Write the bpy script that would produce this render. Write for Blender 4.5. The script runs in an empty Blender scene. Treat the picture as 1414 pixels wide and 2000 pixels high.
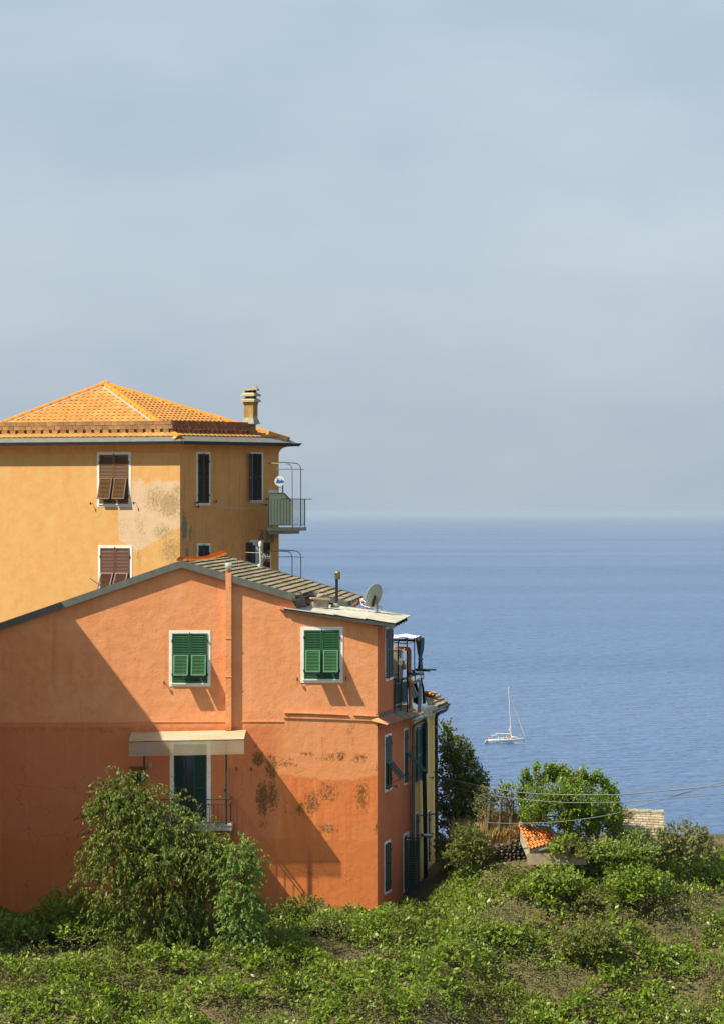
import bpy, bmesh, math, random
from mathutils import Vector, Matrix, noise as mnoise
from mathutils.geometry import tessellate_polygon
random.seed(7)
R = math.radians
C = bpy.context.scene.collection
SC = bpy.context.scene

# ------------------------------------------------------------------ camera, sky, sun, exposure
EYE = 71.0                      # metres above the sea
FOC = 8000.0                    # focal length in pixels of the 1414 x 2000 photograph
cam = bpy.data.cameras.new('camera'); camo = bpy.data.objects.new('camera', cam); C.objects.link(camo)
camo.location = (0, 0, EYE); camo.rotation_euler = (R(90), 0, 0)
cam.sensor_fit = 'HORIZONTAL'; cam.sensor_width = 36; cam.lens = 36 * FOC / 1414
cam.clip_start = 1; cam.clip_end = 400000
SC.camera = camo
SUN = Vector((-2.1, -1.0, 2.76)).normalized()
sun = bpy.data.lights.new('sun', 'SUN'); suno = bpy.data.objects.new('sun', sun); C.objects.link(suno)
sun.energy = 4.8; sun.angle = R(0.55); sun.color = (1.0, 0.90, 0.74)
suno.rotation_euler = (-SUN).to_track_quat('-Z', 'Y').to_euler(); suno.location = (-30, 60, 130)
world = bpy.data.worlds.new('World'); SC.world = world; world.use_nodes = True
wn = world.node_tree; wn.nodes.clear()
wo = wn.nodes.new('ShaderNodeOutputWorld'); wb = wn.nodes.new('ShaderNodeBackground')
sky = wn.nodes.new('ShaderNodeTexSky'); sky.sky_type = 'NISHITA'; sky.sun_disc = False
sky.sun_elevation = math.asin(SUN.z); sky.sun_rotation = math.atan2(SUN.x, SUN.y)
sky.altitude = 70; sky.air_density = 1.0; sky.dust_density = 1.6; sky.ozone_density = 1.5
wb.inputs['Strength'].default_value = 0.10
# a thin high veil with faint cloud patches over the whole sky
tc = wn.nodes.new('ShaderNodeTexCoord'); mp = wn.nodes.new('ShaderNodeMapping'); mp.inputs['Scale'].default_value = (1, 1, 2.6)
n1 = wn.nodes.new('ShaderNodeTexNoise'); n1.inputs['Scale'].default_value = 9; n1.inputs['Detail'].default_value = 5; n1.inputs['Roughness'].default_value = .52
rp = wn.nodes.new('ShaderNodeMapRange'); rp.inputs['From Min'].default_value = .3; rp.inputs['From Max'].default_value = .72
rp.inputs['To Min'].default_value = .0; rp.inputs['To Max'].default_value = 1
cm = wn.nodes.new('ShaderNodeMix'); cm.data_type = 'RGBA'; cm.inputs[6].default_value = (2.5, 3.12, 3.92, 1); cm.inputs[7].default_value = (3.32, 3.88, 4.46, 1)
vm = wn.nodes.new('ShaderNodeMix'); vm.data_type = 'RGBA'; vm.inputs[0].default_value = .80
L = wn.links.new
L(tc.outputs['Generated'], mp.inputs[0]); L(mp.outputs[0], n1.inputs['Vector']); L(n1.outputs['Fac'], rp.inputs['Value'])
L(rp.outputs[0], cm.inputs[0]); L(sky.outputs[0], vm.inputs[6]); L(cm.outputs[2], vm.inputs[7])
L(vm.outputs[2], wb.inputs['Color']); L(wb.outputs[0], wo.inputs['Surface'])
vs = SC.view_settings; vs.view_transform = 'Standard'; vs.look = 'None'; vs.gamma = 1; vs.use_curve_mapping = False
vs.exposure = 0.7
SC.cycles.use_denoising = True
SC.cycles.max_bounces = 8; SC.cycles.transparent_max_bounces = 12; SC.cycles.volume_bounces = 0

# ------------------------------------------------------------------ helpers: projection
def W(px, py, d):               # the point seen at photo pixel (px, py) at depth d
    return Vector(((px - 707) / FOC * d, d, EYE + (1000 - py) / FOC * d))

class Plane:                    # an upright wall plane: start pixel, start depth, horizontal direction as seen from outside (left to right)
    def __init__(s, px, d, dx, dy):
        l = math.hypot(dx, dy); s.u = Vector((dx / l, dy / l, 0))
        s.o = Vector(((px - 707) / FOC * d, d, EYE)); s.n = Vector((s.u.y, -s.u.x, 0))
        s.M = Matrix(((s.u.x, -s.n.x, 0, s.o.x), (s.u.y, -s.n.y, 0, s.o.y), (0, 0, 1, EYE), (0, 0, 0, 1)))
    def s_of(s, px):
        k = (px - 707) / FOC
        return (k * s.o.y - s.o.x) / (s.u.x - k * s.u.y)
    def loc(s, px, py):         # (along, up)
        t = s.s_of(px); d = s.o.y + s.u.y * t
        return t, (1000 - py) / FOC * d
    def at(s, px, py, out=0):
        t, z = s.loc(px, py)
        return s.o + s.u * t + Vector((0, 0, z)) + s.n * out

# ------------------------------------------------------------------ helpers: mesh
class MB:
    def __init__(s): s.v = []; s.f = []; s.sm = []
    def add(s, vs, fs, smooth=False, M=None):
        b = len(s.v)
        s.v += [tuple(M @ Vector(p)) if M is not None else tuple(p) for p in vs]
        for f in fs: s.f.append(tuple(i + b for i in f)); s.sm.append(smooth)
        return s
    def box(s, x0, x1, y0, y1, z0, z1, M=None):
        vs = [(x, y, z) for z in (z0, z1) for y in (y0, y1) for x in (x0, x1)]
        return s.add(vs, [(0, 2, 3, 1), (4, 5, 7, 6), (0, 1, 5, 4), (2, 6, 7, 3), (0, 4, 6, 2), (1, 3, 7, 5)], False, M)
    def hexa(s, a, b):          # two quads a (4 points) and b (4 points) joined to a solid
        return s.add(list(a) + list(b), [(3, 2, 1, 0), (4, 5, 6, 7), (0, 1, 5, 4), (1, 2, 6, 5), (2, 3, 7, 6), (3, 0, 4, 7)])
    def tube(s, pts, r, n=8, M=None, smooth=True):
        pts = [Vector(p) for p in pts]; rs = r if isinstance(r, (list, tuple)) else [r] * len(pts)
        vs = []; fs = []; prev = None
        for i, p in enumerate(pts):
            d = (pts[min(i + 1, len(pts) - 1)] - pts[max(i - 1, 0)]).normalized()
            if prev is None:
                a = d.cross(Vector((0, 0, 1)));
                if a.length < .01: a = d.cross(Vector((1, 0, 0)))
            else: a = prev - d * prev.dot(d)
            a.normalize(); prev = a; b = d.cross(a)
            for k in range(n):
                t = 2 * math.pi * k / n
                vs.append(p + (a * math.cos(t) + b * math.sin(t)) * rs[i])
        for i in range(len(pts) - 1):
            for k in range(n):
                q = (k + 1) % n
                fs.append((i * n + k, i * n + q, (i + 1) * n + q, (i + 1) * n + k))
        s.add(vs, fs, smooth, M)
        s.add([vs[k] for k in range(n)], [tuple(range(n))[::-1]], False, M)
        s.add([vs[-n + k] for k in range(n)], [tuple(range(n))], False, M)
        return s
    def lathe(s, prof, n=16, M=None, smooth=True):
        vs = []; fs = []
        for (r, z) in prof:
            for k in range(n):
                t = 2 * math.pi * k / n; vs.append((r * math.cos(t), r * math.sin(t), z))
        for i in range(len(prof) - 1):
            for k in range(n):
                q = (k + 1) % n; fs.append((i * n + k, i * n + q, (i + 1) * n + q, (i + 1) * n + k))
        fs.append(tuple(range(n))[::-1]); fs.append(tuple(range((len(prof) - 1) * n, len(prof) * n)))
        return s.add(vs, fs, smooth, M)
    def prism(s, pts, y0, y1, M=None):      # outline in x,z pushed from y0 to y1
        n = len(pts); vs = [(x, y0, z) for x, z in pts] + [(x, y1, z) for x, z in pts]
        tri = tessellate_polygon([[Vector((x, z, 0)) for x, z in pts]])
        fs = [tuple(t) for t in tri] + [tuple(i + n for i in t[::-1]) for t in tri]
        fs += [(i, (i + 1) % n, (i + 1) % n + n, i + n) for i in range(n)]
        return s.add(vs, fs, False, M)
    def flat(s, pts, fs=None):
        return s.add(pts, fs or [tuple(range(len(pts)))])
    def mesh(s, name):
        m = bpy.data.meshes.new(name); m.from_pydata(s.v, [], s.f); m.polygons.foreach_set('use_smooth', s.sm)
        m.update(); return m

WM = {}
def put(name, me, mat, parent=None, M=None, kind=None):
    if isinstance(me, MB): me = me.mesh(name)
    if not me.materials: me.materials.append(mat)
    o = bpy.data.objects.new(name, me); C.objects.link(o)
    M = M if M is not None else Matrix()
    if parent is not None:
        o.parent = parent; o.matrix_basis = WM[parent].inverted() @ M
    else: o.matrix_basis = M
    WM[o] = M
    if kind: o['kind'] = kind
    return o
def wput(name, mb, mat, parent=None, kind=None, base=None):    # mb holds world coordinates
    if parent is not None: b = WM[parent].translation.copy()
    else:
        if base is None:
            xs = [v[0] for v in mb.v]; ys = [v[1] for v in mb.v]; zs = [v[2] for v in mb.v]
            base = Vector(((min(xs) + max(xs)) / 2, (min(ys) + max(ys)) / 2, min(zs)))
        b = Vector(base)
    mb.v = [(v[0] - b.x, v[1] - b.y, v[2] - b.z) for v in mb.v]
    return put(name, mb, mat, parent, Matrix.Translation(b), kind)
def thing(name, label, cat, loc, group=None):
    o = bpy.data.objects.new(name, None); C.objects.link(o); o.empty_display_size = .3
    WM[o] = Matrix.Translation(Vector(loc)); o.matrix_basis = WM[o]
    return tag(o, label, cat, group)
def tag(o, label=None, cat=None, group=None):
    if label: o['label'] = label
    if cat: o['category'] = cat
    if group: o['group'] = group
    return o

# ------------------------------------------------------------------ helpers: materials
class NT:
    def __init__(s, name):
        s.m = bpy.data.materials.new(name); s.m.use_nodes = True; s.t = s.m.node_tree; s.t.nodes.clear()
        s.out = s.t.nodes.new('ShaderNodeOutputMaterial'); s._oc = None
    def n(s, ty, **kw):
        o = s.t.nodes.new(ty)
        for k, v in kw.items(): setattr(o, k, v)
        return o
    def link(s, a, b): s.t.links.new(a, b)
    def inp(s, node, key, val):
        if val is None: return
        if hasattr(val, 'links') or isinstance(val, bpy.types.NodeSocket): s.link(val, node.inputs[key])
        else:
            if isinstance(val, tuple) and len(val) == 3 and node.inputs[key].type == 'RGBA': val = (*val, 1)
            node.inputs[key].default_value = val
    def oc(s):
        if s._oc is None: s._oc = s.n('ShaderNodeTexCoord').outputs['Object']
        return s._oc
    def math(s, op, a, b=None, clamp=False):
        o = s.n('ShaderNodeMath', operation=op, use_clamp=clamp); s.inp(o, 0, a)
        if b is not None: s.inp(o, 1, b)
        return o.outputs[0]
    def scaled(s, sc, vec=None, loc=(0, 0, 0)):
        o = s.n('ShaderNodeMapping'); s.inp(o, 0, vec or s.oc()); o.inputs['Scale'].default_value = sc; o.inputs['Location'].default_value = loc
        return o.outputs[0]
    def noise(s, scale, detail=4, rough=.55, vec=None, dist=0):
        o = s.n('ShaderNodeTexNoise'); s.inp(o, 'Vector', vec or s.oc())
        o.inputs['Scale'].default_value = scale; o.inputs['Detail'].default_value = detail; o.inputs['Roughness'].default_value = rough
        o.inputs['Distortion'].default_value = dist
        return o.outputs['Fac']
    def step(s, v, a, b, lo=0., hi=1.):
        o = s.n('ShaderNodeMapRange'); o.interpolation_type = 'SMOOTHSTEP' if (lo, hi) == (0., 1.) else 'LINEAR'
        s.inp(o, 'Value', v); s.inp(o, 'From Min', a); s.inp(o, 'From Max', b); s.inp(o, 'To Min', lo); s.inp(o, 'To Max', hi)
        return o.outputs[0]
    def mix(s, f, a, b, bt='MIX'):
        o = s.n('ShaderNodeMix', data_type='RGBA', blend_type=bt); s.inp(o, 0, f); s.inp(o, 6, a); s.inp(o, 7, b)
        return o.outputs[2]
    def gain(s, col, f):        # colour times a value
        o = s.n('ShaderNodeVectorMath', operation='SCALE'); s.inp(o, 0, col if not isinstance(col, tuple) else col); s.inp(o, 'Scale', f)
        return o.outputs[0]
    def sep(s, v=None):
        o = s.n('ShaderNodeSeparateXYZ'); s.inp(o, 0, v or s.oc()); return o.outputs
    def bump(s, h, strength=.3, dist=.02):
        o = s.n('ShaderNodeBump'); o.inputs['Strength'].default_value = strength; o.inputs['Distance'].default_value = dist; s.inp(o, 'Height', h)
        return o.outputs[0]
    def pbr(s, col, rough=.8, nrm=None, metal=0., spec=.3, **kw):
        o = s.n('ShaderNodeBsdfPrincipled'); s.inp(o, 'Base Color', col); s.inp(o, 'Roughness', rough); s.inp(o, 'Metallic', metal)
        s.inp(o, 'Specular IOR Level', spec)
        if nrm is not None: s.link(nrm, o.inputs['Normal'])
        for k, v in kw.items(): s.inp(o, k, v)
        s.link(o.outputs[0], s.out.inputs['Surface']); s.b = o
        return s.m

def simple(name, col, rough=.7, var=.15, scale=6., metal=0., spec=.3, bump=.0, objvar=0., stretch=(1, 1, 1)):
    t = NT(name)
    v = t.scaled(stretch)
    f = t.step(t.noise(scale, 5, .6, v), .25, .75, 1 - var, 1 + var)
    if objvar:
        oi = t.n('ShaderNodeObjectInfo').outputs['Random']
        f = t.math('MULTIPLY', f, t.step(oi, 0., 1., 1 - objvar, 1 + objvar))
    c = t.gain(col, f)
    nb = t.bump(t.noise(scale * 5, 4, .6, v), bump, .02) if bump else None
    return t.pbr(c, rough, nb, metal, spec)

def fx(px, k=62.0155): return (px - 707) / k
def fz(py, k=62.0155): return (1000 - py) / k

def blob_mask(t, x, z, blobs):  # union of soft ellipses, 1 in the middle and 0 at the rim
    res = None
    for (cx, cz, rx, rz, st) in blobs:
        a = t.math('DIVIDE', t.math('SUBTRACT', x, cx), rx); b = t.math('DIVIDE', t.math('SUBTRACT', z, cz), rz)
        d = t.math('ADD', t.math('MULTIPLY', a, a), t.math('MULTIPLY', b, b))
        m = t.math('MULTIPLY', t.math('SUBTRACT', 1., d, True), st)
        res = m if res is None else t.math('MAXIMUM', res, m)
    return res

def stucco_front():
    t = NT('salmon_stucco_front'); x, _, z = t.sep()
    big = t.noise(.9, 5, .6); mid = t.noise(3.2, 6, .62); fine = t.noise(14, 5, .7)
    streak = t.noise(1., 5, .6, t.scaled((4.5, 1, .35)))
    zz = t.math('ADD', z, t.math('MULTIPLY', t.math('SUBTRACT', mid, .5), .28))
    zs = t.math('ADD', z, t.math('MULTIPLY', t.math('SUBTRACT', streak, .5), .9))
    c = t.mix(t.step(mid, .35, .68), (.80, .335, .142), (.72, .29, .115))
    c = t.mix(t.math('MULTIPLY', t.step(big, .45, .68), .55), c, (.82, .39, .195))
    # painted-over lower storey; left side darker in colour to deepen its shade
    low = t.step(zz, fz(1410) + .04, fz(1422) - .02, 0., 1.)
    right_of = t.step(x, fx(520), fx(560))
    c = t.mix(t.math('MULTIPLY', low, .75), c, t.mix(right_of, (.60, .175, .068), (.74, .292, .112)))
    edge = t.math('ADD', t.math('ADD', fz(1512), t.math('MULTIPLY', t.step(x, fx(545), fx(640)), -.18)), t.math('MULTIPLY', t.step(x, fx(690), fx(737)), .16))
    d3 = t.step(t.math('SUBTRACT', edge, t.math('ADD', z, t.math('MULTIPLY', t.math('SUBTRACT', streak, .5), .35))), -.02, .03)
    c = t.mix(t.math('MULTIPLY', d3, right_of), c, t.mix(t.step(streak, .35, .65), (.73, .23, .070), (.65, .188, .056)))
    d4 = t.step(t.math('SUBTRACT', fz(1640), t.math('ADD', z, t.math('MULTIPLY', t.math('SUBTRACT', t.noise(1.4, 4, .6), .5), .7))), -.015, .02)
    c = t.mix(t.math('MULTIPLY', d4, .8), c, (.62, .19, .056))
    # water mark along the top of the lower storey
    wm = t.math('MULTIPLY', t.step(zz, fz(1433), fz(1424)), t.step(zz, fz(1419), fz(1423)))
    wm = t.math('MULTIPLY', t.math('MULTIPLY', wm, t.step(mid, .42, .5)), t.step(x, fx(490), fx(478)))
    c = t.mix(t.math('MULTIPLY', wm, .5), c, (.50, .14, .042))
    # old repair patch
    px = t.math('MULTIPLY', t.math('MULTIPLY', t.step(x, fx(685), fx(686)), t.step(x, fx(735), fx(734))), t.math('MULTIPLY', t.step(z, fz(1641), fz(1640)), t.step(z, fz(1610), fz(1611))))
    c = t.mix(t.math('MULTIPLY', px, .35), c, (.62, .23, .09))
    # olive run-off streaks
    ol = t.math('MULTIPLY', t.math('MULTIPLY', t.step(x, fx(655), fx(668)), t.step(x, fx(682), fx(672))), t.step(streak, .4, .7))
    ol = t.math('MULTIPLY', ol, t.math('MULTIPLY', t.step(z, fz(1648), fz(1630)), t.step(z, fz(1515), fz(1535))))
    c = t.mix(t.math('MULTIPLY', ol, .55), c, (.30, .155, .03))
    # mildew and lichen
    bl = [(fx(505), fz(1483), .28, .35, 1.), (fx(530), fz(1500), .28, .6, .9), (fx(513), fz(1560), .28, .75, 1.1), (fx(532), fz(1555), .30, .7, .85), (fx(610), fz(1570), .35, .55, .8),
          (fx(588), fz(1580), .2, .3, .9), (fx(667), fz(1478), .22, .22, .85), (fx(600), fz(1473), .3, .12, .7), (fx(702), fz(1482), .35, .25, .7), (fx(640), fz(1550), .55, .45, .66), (fx(707), fz(1555), .3, .75, .75),
          (fx(560), fz(1490), .5, .25, .62), (fx(515), fz(1610), .25, .25, .6), (fx(640), fz(1620), .5, .3, .65), (fx(735), fz(1615), .1, .3, .7), (fx(640), fz(1480), .7, .2, .55)]
    bm = blob_mask(t, x, z, bl)
    dn = t.noise(9, 8, .74, t.scaled((1.15, 1, .8)))
    dn = t.math('ADD', t.math('MULTIPLY', dn, .62), t.math('MULTIPLY', t.noise(26, 5, .75, t.scaled((1, 1, .85))), .38))
    md = t.step(t.math('ADD', t.math('MULTIPLY', bm, .19), dn), .575, .66)
    c = t.mix(t.math('MULTIPLY', t.step(bm, .05, .9), .07), c, (.36, .17, .05))
    c = t.mix(t.math('MULTIPLY', md, .86), c, t.mix(t.step(fine, .42, .6), (.075, .05, .016), (.20, .11, .032)))
    gl = t.step(t.math('ADD', t.math('MULTIPLY', blob_mask(t, x, z, [(fx(640), fz(1618), .4, .3, 1.), (fx(590), fz(1628), .5, .12, .8)]), .25), t.noise(11, 6, .7, t.scaled((1, 1, 1), None, (7, 3, 1)))), .74, .79)
    c = t.mix(t.math('MULTIPLY', gl, .7), c, (.22, .24, .17))
    spots = t.step(t.noise(24, 2, .5), .76, .80)
    c = t.mix(t.math('MULTIPLY', spots, .35), c, (.25, .11, .05))
    c = t.mix(t.math('MULTIPLY', t.step(streak, .44, .24), .30), c, (.84, .42, .21))
    dirt = t.math('MULTIPLY', t.step(streak, .54, .76), .38)
    c = t.mix(dirt, c, (.52, .17, .065))
    # hairline cracks, mostly on the old lower storey
    nv = t.n('ShaderNodeTexNoise'); nv.inputs['Scale'].default_value = 2.2; nv.inputs['Detail'].default_value = 5; t.link(t.oc(), nv.inputs['Vector'])
    va = t.n('ShaderNodeVectorMath', operation='SCALE'); t.link(nv.outputs['Color'], va.inputs[0]); va.inputs['Scale'].default_value = .9
    vb = t.n('ShaderNodeVectorMath', operation='ADD'); t.link(t.oc(), vb.inputs[0]); t.link(va.outputs[0], vb.inputs[1])
    vo = t.n('ShaderNodeTexVoronoi', feature='DISTANCE_TO_EDGE'); vo.inputs['Scale'].default_value = .62; t.link(vb.outputs[0], vo.inputs['Vector'])
    ck_ = t.math('MULTIPLY', t.step(vo.outputs['Distance'], .011, .003), t.step(t.noise(.8, 3, .5, t.scaled((1, 1, 1), None, (4, 0, 2))), .46, .56))
    ck_ = t.math('MULTIPLY', ck_, t.step(low, 0., 1., .35, 1.))
    c = t.mix(t.math('MULTIPLY', ck_, .5), c, (.30, .10, .04))
    # rusty runs under the wall fittings and sills
    run = None
    for (px_, y0_, y1_) in ((462, 1502, 1560), (491, 1503, 1550), (321, 1334, 1352), (581, 1328, 1350), (676, 1327, 1350), (630, 1440, 1500), (565, 1396, 1440), (690, 1440, 1475)):
        r_ = t.math('MULTIPLY', t.step(t.math('ABSOLUTE', t.math('SUBTRACT', x, t.math('ADD', fx(px_), t.math('MULTIPLY', t.math('SUBTRACT', mid, .5), .1)))), .055, .012), t.math('MULTIPLY', t.step(z, fz(y1_), fz(y0_)), t.step(z, fz(y0_) + .01, fz(y0_) - .02)))
        run = r_ if run is None else t.math('MAXIMUM', run, r_)
    c = t.mix(t.math('MULTIPLY', run, .42), c, (.45, .14, .045))
    h = t.math('ADD', t.math('MULTIPLY', mid, 1.), t.math('MULTIPLY', fine, .35))
    return t.pbr(c, .92, t.bump(h, .6, .035), spec=.12)

def stucco(name, base, dark, streak_col, streak_amt=.4, mildew=None, mcol=(.12, .1, .06), sc=1.):
    t = NT(name); x, _, z = t.sep()
    mid = t.noise(2.4 * sc, 6, .62); fine = t.noise(13, 5, .7); streak = t.noise(1.2, 6, .62, t.scaled((6, 1, .3)))
    c = t.mix(t.step(mid, .32, .7), base, dark)
    c = t.mix(t.math('MULTIPLY', t.step(streak, .5, .74), streak_amt), c, streak_col)
    if mildew:
        dn = t.noise(7, 8, .72, t.scaled((1.5, 1, .6)))
        md = t.step(t.math('ADD', t.math('MULTIPLY', blob_mask(t, x, z, mildew), .36), dn), .70, .77)
        c = t.mix(t.math('MULTIPLY', md, .85), c, mcol)
    spots = t.step(t.noise(21, 2, .5), .75, .8)
    c = t.mix(t.math('MULTIPLY', spots, .3), c, streak_col)
    h = t.math('ADD', mid, t.math('MULTIPLY', fine, .35))
    return t.pbr(c, .92, t.bump(h, .5, .03), spec=.12)

# ================================================================== SEA, HAZE, TERRAIN
def make_sea():
    t = NT('sea_water')
    g = t.n('ShaderNodeNewGeometry').outputs['Position']
    big = t.noise(1., 4, .55, t.scaled((1 / 2600., 1 / 900., 1), g))
    w1 = t.noise(1., 3, .6, t.scaled((1 / 13., 1 / 11., 1), g)); w2 = t.noise(1., 2, .5, t.scaled((1 / 7., 1 / 4.5, 1), g)); w3 = t.noise(1., 2, .5, t.scaled((1 / 90., 1 / 120., 1), g))
    h = t.math('ADD', t.math('ADD', t.math('MULTIPLY', w1, 7.5), t.math('MULTIPLY', w2, 1.6)), t.math('MULTIPLY', w3, 6.))
    o = t.n('ShaderNodeBump'); o.inputs['Strength'].default_value = 1.; o.inputs['Distance'].default_value = 1.0; t.link(h, o.inputs['Height'])
    c = t.mix(t.step(big, .35, .68), (.044, .10, .215), (.058, .12, .245))
    m = t.pbr(c, t.step(big, .3, .7, .30, .20), o.outputs[0], spec=.5, IOR=1.33)
    mb = MB(); s = 150000.
    mb.flat([(-s, -s, 0), (s, -s, 0), (s, s, 0), (-s, s, 0)])
    put('sea', mb, m, kind='structure')
make_sea()
def make_haze():
    t = NT('haze_air'); v = t.n('ShaderNodeVolumePrincipled'); v.inputs['Color'].default_value = (.62, .76, .90, 1); v.inputs['Density'].default_value = 3.1e-5
    v.inputs['Anisotropy'].default_value = .2
    t.link(v.outputs[0], t.out.inputs['Volume'])
    mb = MB(); s = 151000.; mb.box(-s, s, -s, s, -1, EYE + 9.0)
    put('haze', mb, t.m, kind='stuff')
make_haze()
def make_ground():
    t = NT('garden_soil'); n = t.noise(.8, 6, .6); f = t.noise(5, 6, .65)
    c = t.mix(t.step(n, .35, .65), (.10, .085, .045), (.16, .12, .06)); c = t.mix(t.step(f, .45, .7), c, (.05, .065, .02))
    m = t.pbr(c, .95, t.bump(f, .8, .15), spec=.1)
    def lerpt(ctrl, y):
        if y <= ctrl[0][0]: return ctrl[0][1]
        for (a, za), (b, zb) in zip(ctrl, ctrl[1:]):
            if a <= y <= b: return za + (zb - za) * (y - a) / (b - a)
        return ctrl[-1][1]
    far = [(150, 58.6), (158, 55), (185, 36), (235, 4), (270, -12)]
    left = [(-420, 20), (60, 36), (112, 51.5), (118, 55.6), (121, 57.0), (124, 57.8), (129, 58.2), (134, 58.4), (142, 58.8)] + far
    right = [(-420, 20), (60, 36), (112, 50), (118, 53.6), (121, 55.4), (123, 56.8), (124.5, 57.6), (126.3, 58.7), (128.4, 59.5), (129.6, 60.3), (131, 60.5), (135, 60.4), (142, 59.6)] + far
    def hz(x, y):               # height of the hillside
        f = max(0., min(1., (x - 1.8) / 2.4)); f = f * f * (3 - 2 * f)
        z = lerpt(left, y) * (1 - f) + lerpt(right, y) * f
        if x > 22: z -= (x - 22) * .12
        return z + .12 * mnoise.noise(Vector((x * .4, y * .4, 0)))
    ys = [-420, -200, -50, 30, 80, 100, 110] + [116 + i * 1.0 for i in range(40)] + [158, 164, 172, 185, 200, 235, 270]
    xs = [-400, -200, -100, -60, -40, -30, -24] + [-20 + i * 1.0 for i in range(46)] + [30, 40, 60, 100, 200, 400]
    vs = [(x, y, hz(x, y)) for y in ys for x in xs]; nx = len(xs)
    fs = [(j * nx + i, j * nx + i + 1, (j + 1) * nx + i + 1, (j + 1) * nx + i) for j in range(len(ys) - 1) for i in range(nx - 1)]
    mb = MB(); mb.add(vs, fs, True); put('hillside', mb, m, kind='structure')
    return hz
HZ = make_ground()

# ================================================================== shared materials
TRIM = simple('white_lime_trim', (.86, .85, .76), .85, .12, 8, bump=.15)
TRIM2 = simple('grey_white_trim', (.66, .67, .60), .85, .12, 8, bump=.15)
GREEN = simple('green_shutter_paint', (.02, .098, .036), .5, .3, 5, spec=.4)
GREEN_LIT = simple('lit_flap_green_paint', (.06, .175, .075), .55, .25, 5, spec=.4)  # flaps coloured lighter for the light their tilt catches
GREEN_DK = simple('dark_green_shutter_paint', (.018, .055, .045), .5, .12, 10, spec=.35)
BROWN = simple('brown_shutter_paint', (.135, .068, .026), .5, .14, 10, spec=.3)
BROWN_RED = simple('red_brown_shutter_paint', (.125, .05, .027), .5, .14, 10, spec=.3)
BROWN_DK = simple('dark_brown_shutter_paint', (.045, .027, .02), .5, .14, 10, spec=.35)
DARK = simple('unlit_room_black', (.012, .012, .012), .9)
IRON = simple('black_iron', (.02, .02, .02), .6, .2)
METAL_G = simple('green_painted_iron', (.015, .05, .028), .5, .2)
METAL = simple('galvanised_metal', (.25, .25, .21), .5, .2, 8, .4)
ZINC = simple('weathered_zinc', (.17, .185, .165), .55, .22, 5, .35, bump=.1)
SLATE_TRIM = simple('slate_grey_flashing', (.125, .14, .12), .7, .25, 5, bump=.15)
BLACKPIPE = simple('black_pipe', (.012, .016, .014), .45, .2)
CONC = simple('old_concrete', (.32, .30, .22), .9, .35, 5, bump=.4)
GLASS = NT('window_glass').pbr((.03, .04, .04), .08, spec=.6)
GLASS_M = GLASS

# ================================================================== window and shutter builders
SLATS = {}
def slat_mesh(w, h, tilt, mat):
    k = (round(w, 3), round(h, 4), tilt, mat.name)
    if k not in SLATS:
        mb = MB(); mb.box(0, w, -.004, .004, -h / 2, h / 2, Matrix.Rotation(R(tilt), 4, 'X')); m = mb.mesh('slat'); m.materials.append(mat); SLATS[k] = m
    return SLATS[k]
def louver(name, parent, M, w, h, mat, rails, single=True, pitch=.052, st=.055, th=.036, mat_slat=None, label=None, hole=None):
    """A louvred panel: origin at its lower left corner, x to the right, y into the wall, z up. rails: heights of cross rails."""
    mb = MB()
    mb.box(0, st, -th, 0, 0, h); mb.box(w - st, w, -th, 0, 0, h)
    rr = sorted([0.] + list(rails) + [h - st])
    for z in rr: mb.box(st, w - st, -th + .002, -.002, z, z + st)
    o = put(name, mb, mat, parent, M)
    if label: o['label'] = label
    ms = mat_slat or mat; joined = MB()
    for a, b in zip(rr, rr[1:]):
        if hole and a + .02 >= hole[0] and b <= hole[1] + .02: continue
        z = a + st + pitch * .6
        while z < b - pitch * .3:
            Ms = Matrix.Translation((st - .004, -th * .5, z))
            if single: put('slat', slat_mesh(w - 2 * st + .008, pitch * 1.02, -42, ms), ms, o, M @ Ms)
            else: joined.box(0, w - 2 * st + .008, -.004, .004, -pitch * .5, pitch * .5, Ms @ Matrix.Rotation(R(-42), 4, 'X'))
            z += pitch
    if not single and joined.v: put('slats', joined, ms, o, M, kind='stuff')
    return o
def T3(x, y, z): return Matrix.Translation((x, y, z))

def window(par, P, px0, py0, px1, py1, tw=.09, sill=True, mat=TRIM, proud=.014, rev=.10):
    """Trim round an opening on plane P, in photo pixels; returns local (x0, z0, x1, z1) of the opening and the window part."""
    xa, _ = P.loc(px0, py0); xb, _ = P.loc(px1, py1); z1 = P.loc(px0, py0)[1]; z0 = P.loc(px0, py1)[1]
    mb = MB()
    mb.box(xa, xa + tw, -proud, .06, z0, z1); mb.box(xb - tw, xb, -proud, .06, z0, z1)
    mb.box(xa + tw, xb - tw, -proud, .06, z1 - tw, z1); mb.box(xa + tw, xb - tw, -proud, .06, z0, z0 + tw * .9)
    w = put('window', mb, mat, par, P.M)
    back = MB(); back.box(xa + tw, xb - tw, .085, .1, z0 + tw * .9, z1 - tw); put('pane', back, GLASS, w, P.M)
    if sill:
        sb = MB(); sb.box(xa + tw * .6, xb - tw * .6, -.055, .05, z0 + tw * .9 - .012, z0 + tw * .9 + .022); put('sill', sb, mat, w, P.M)
    return (xa + tw, z0 + tw * .9 + .02, xb - tw, z1 - tw), w

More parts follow.
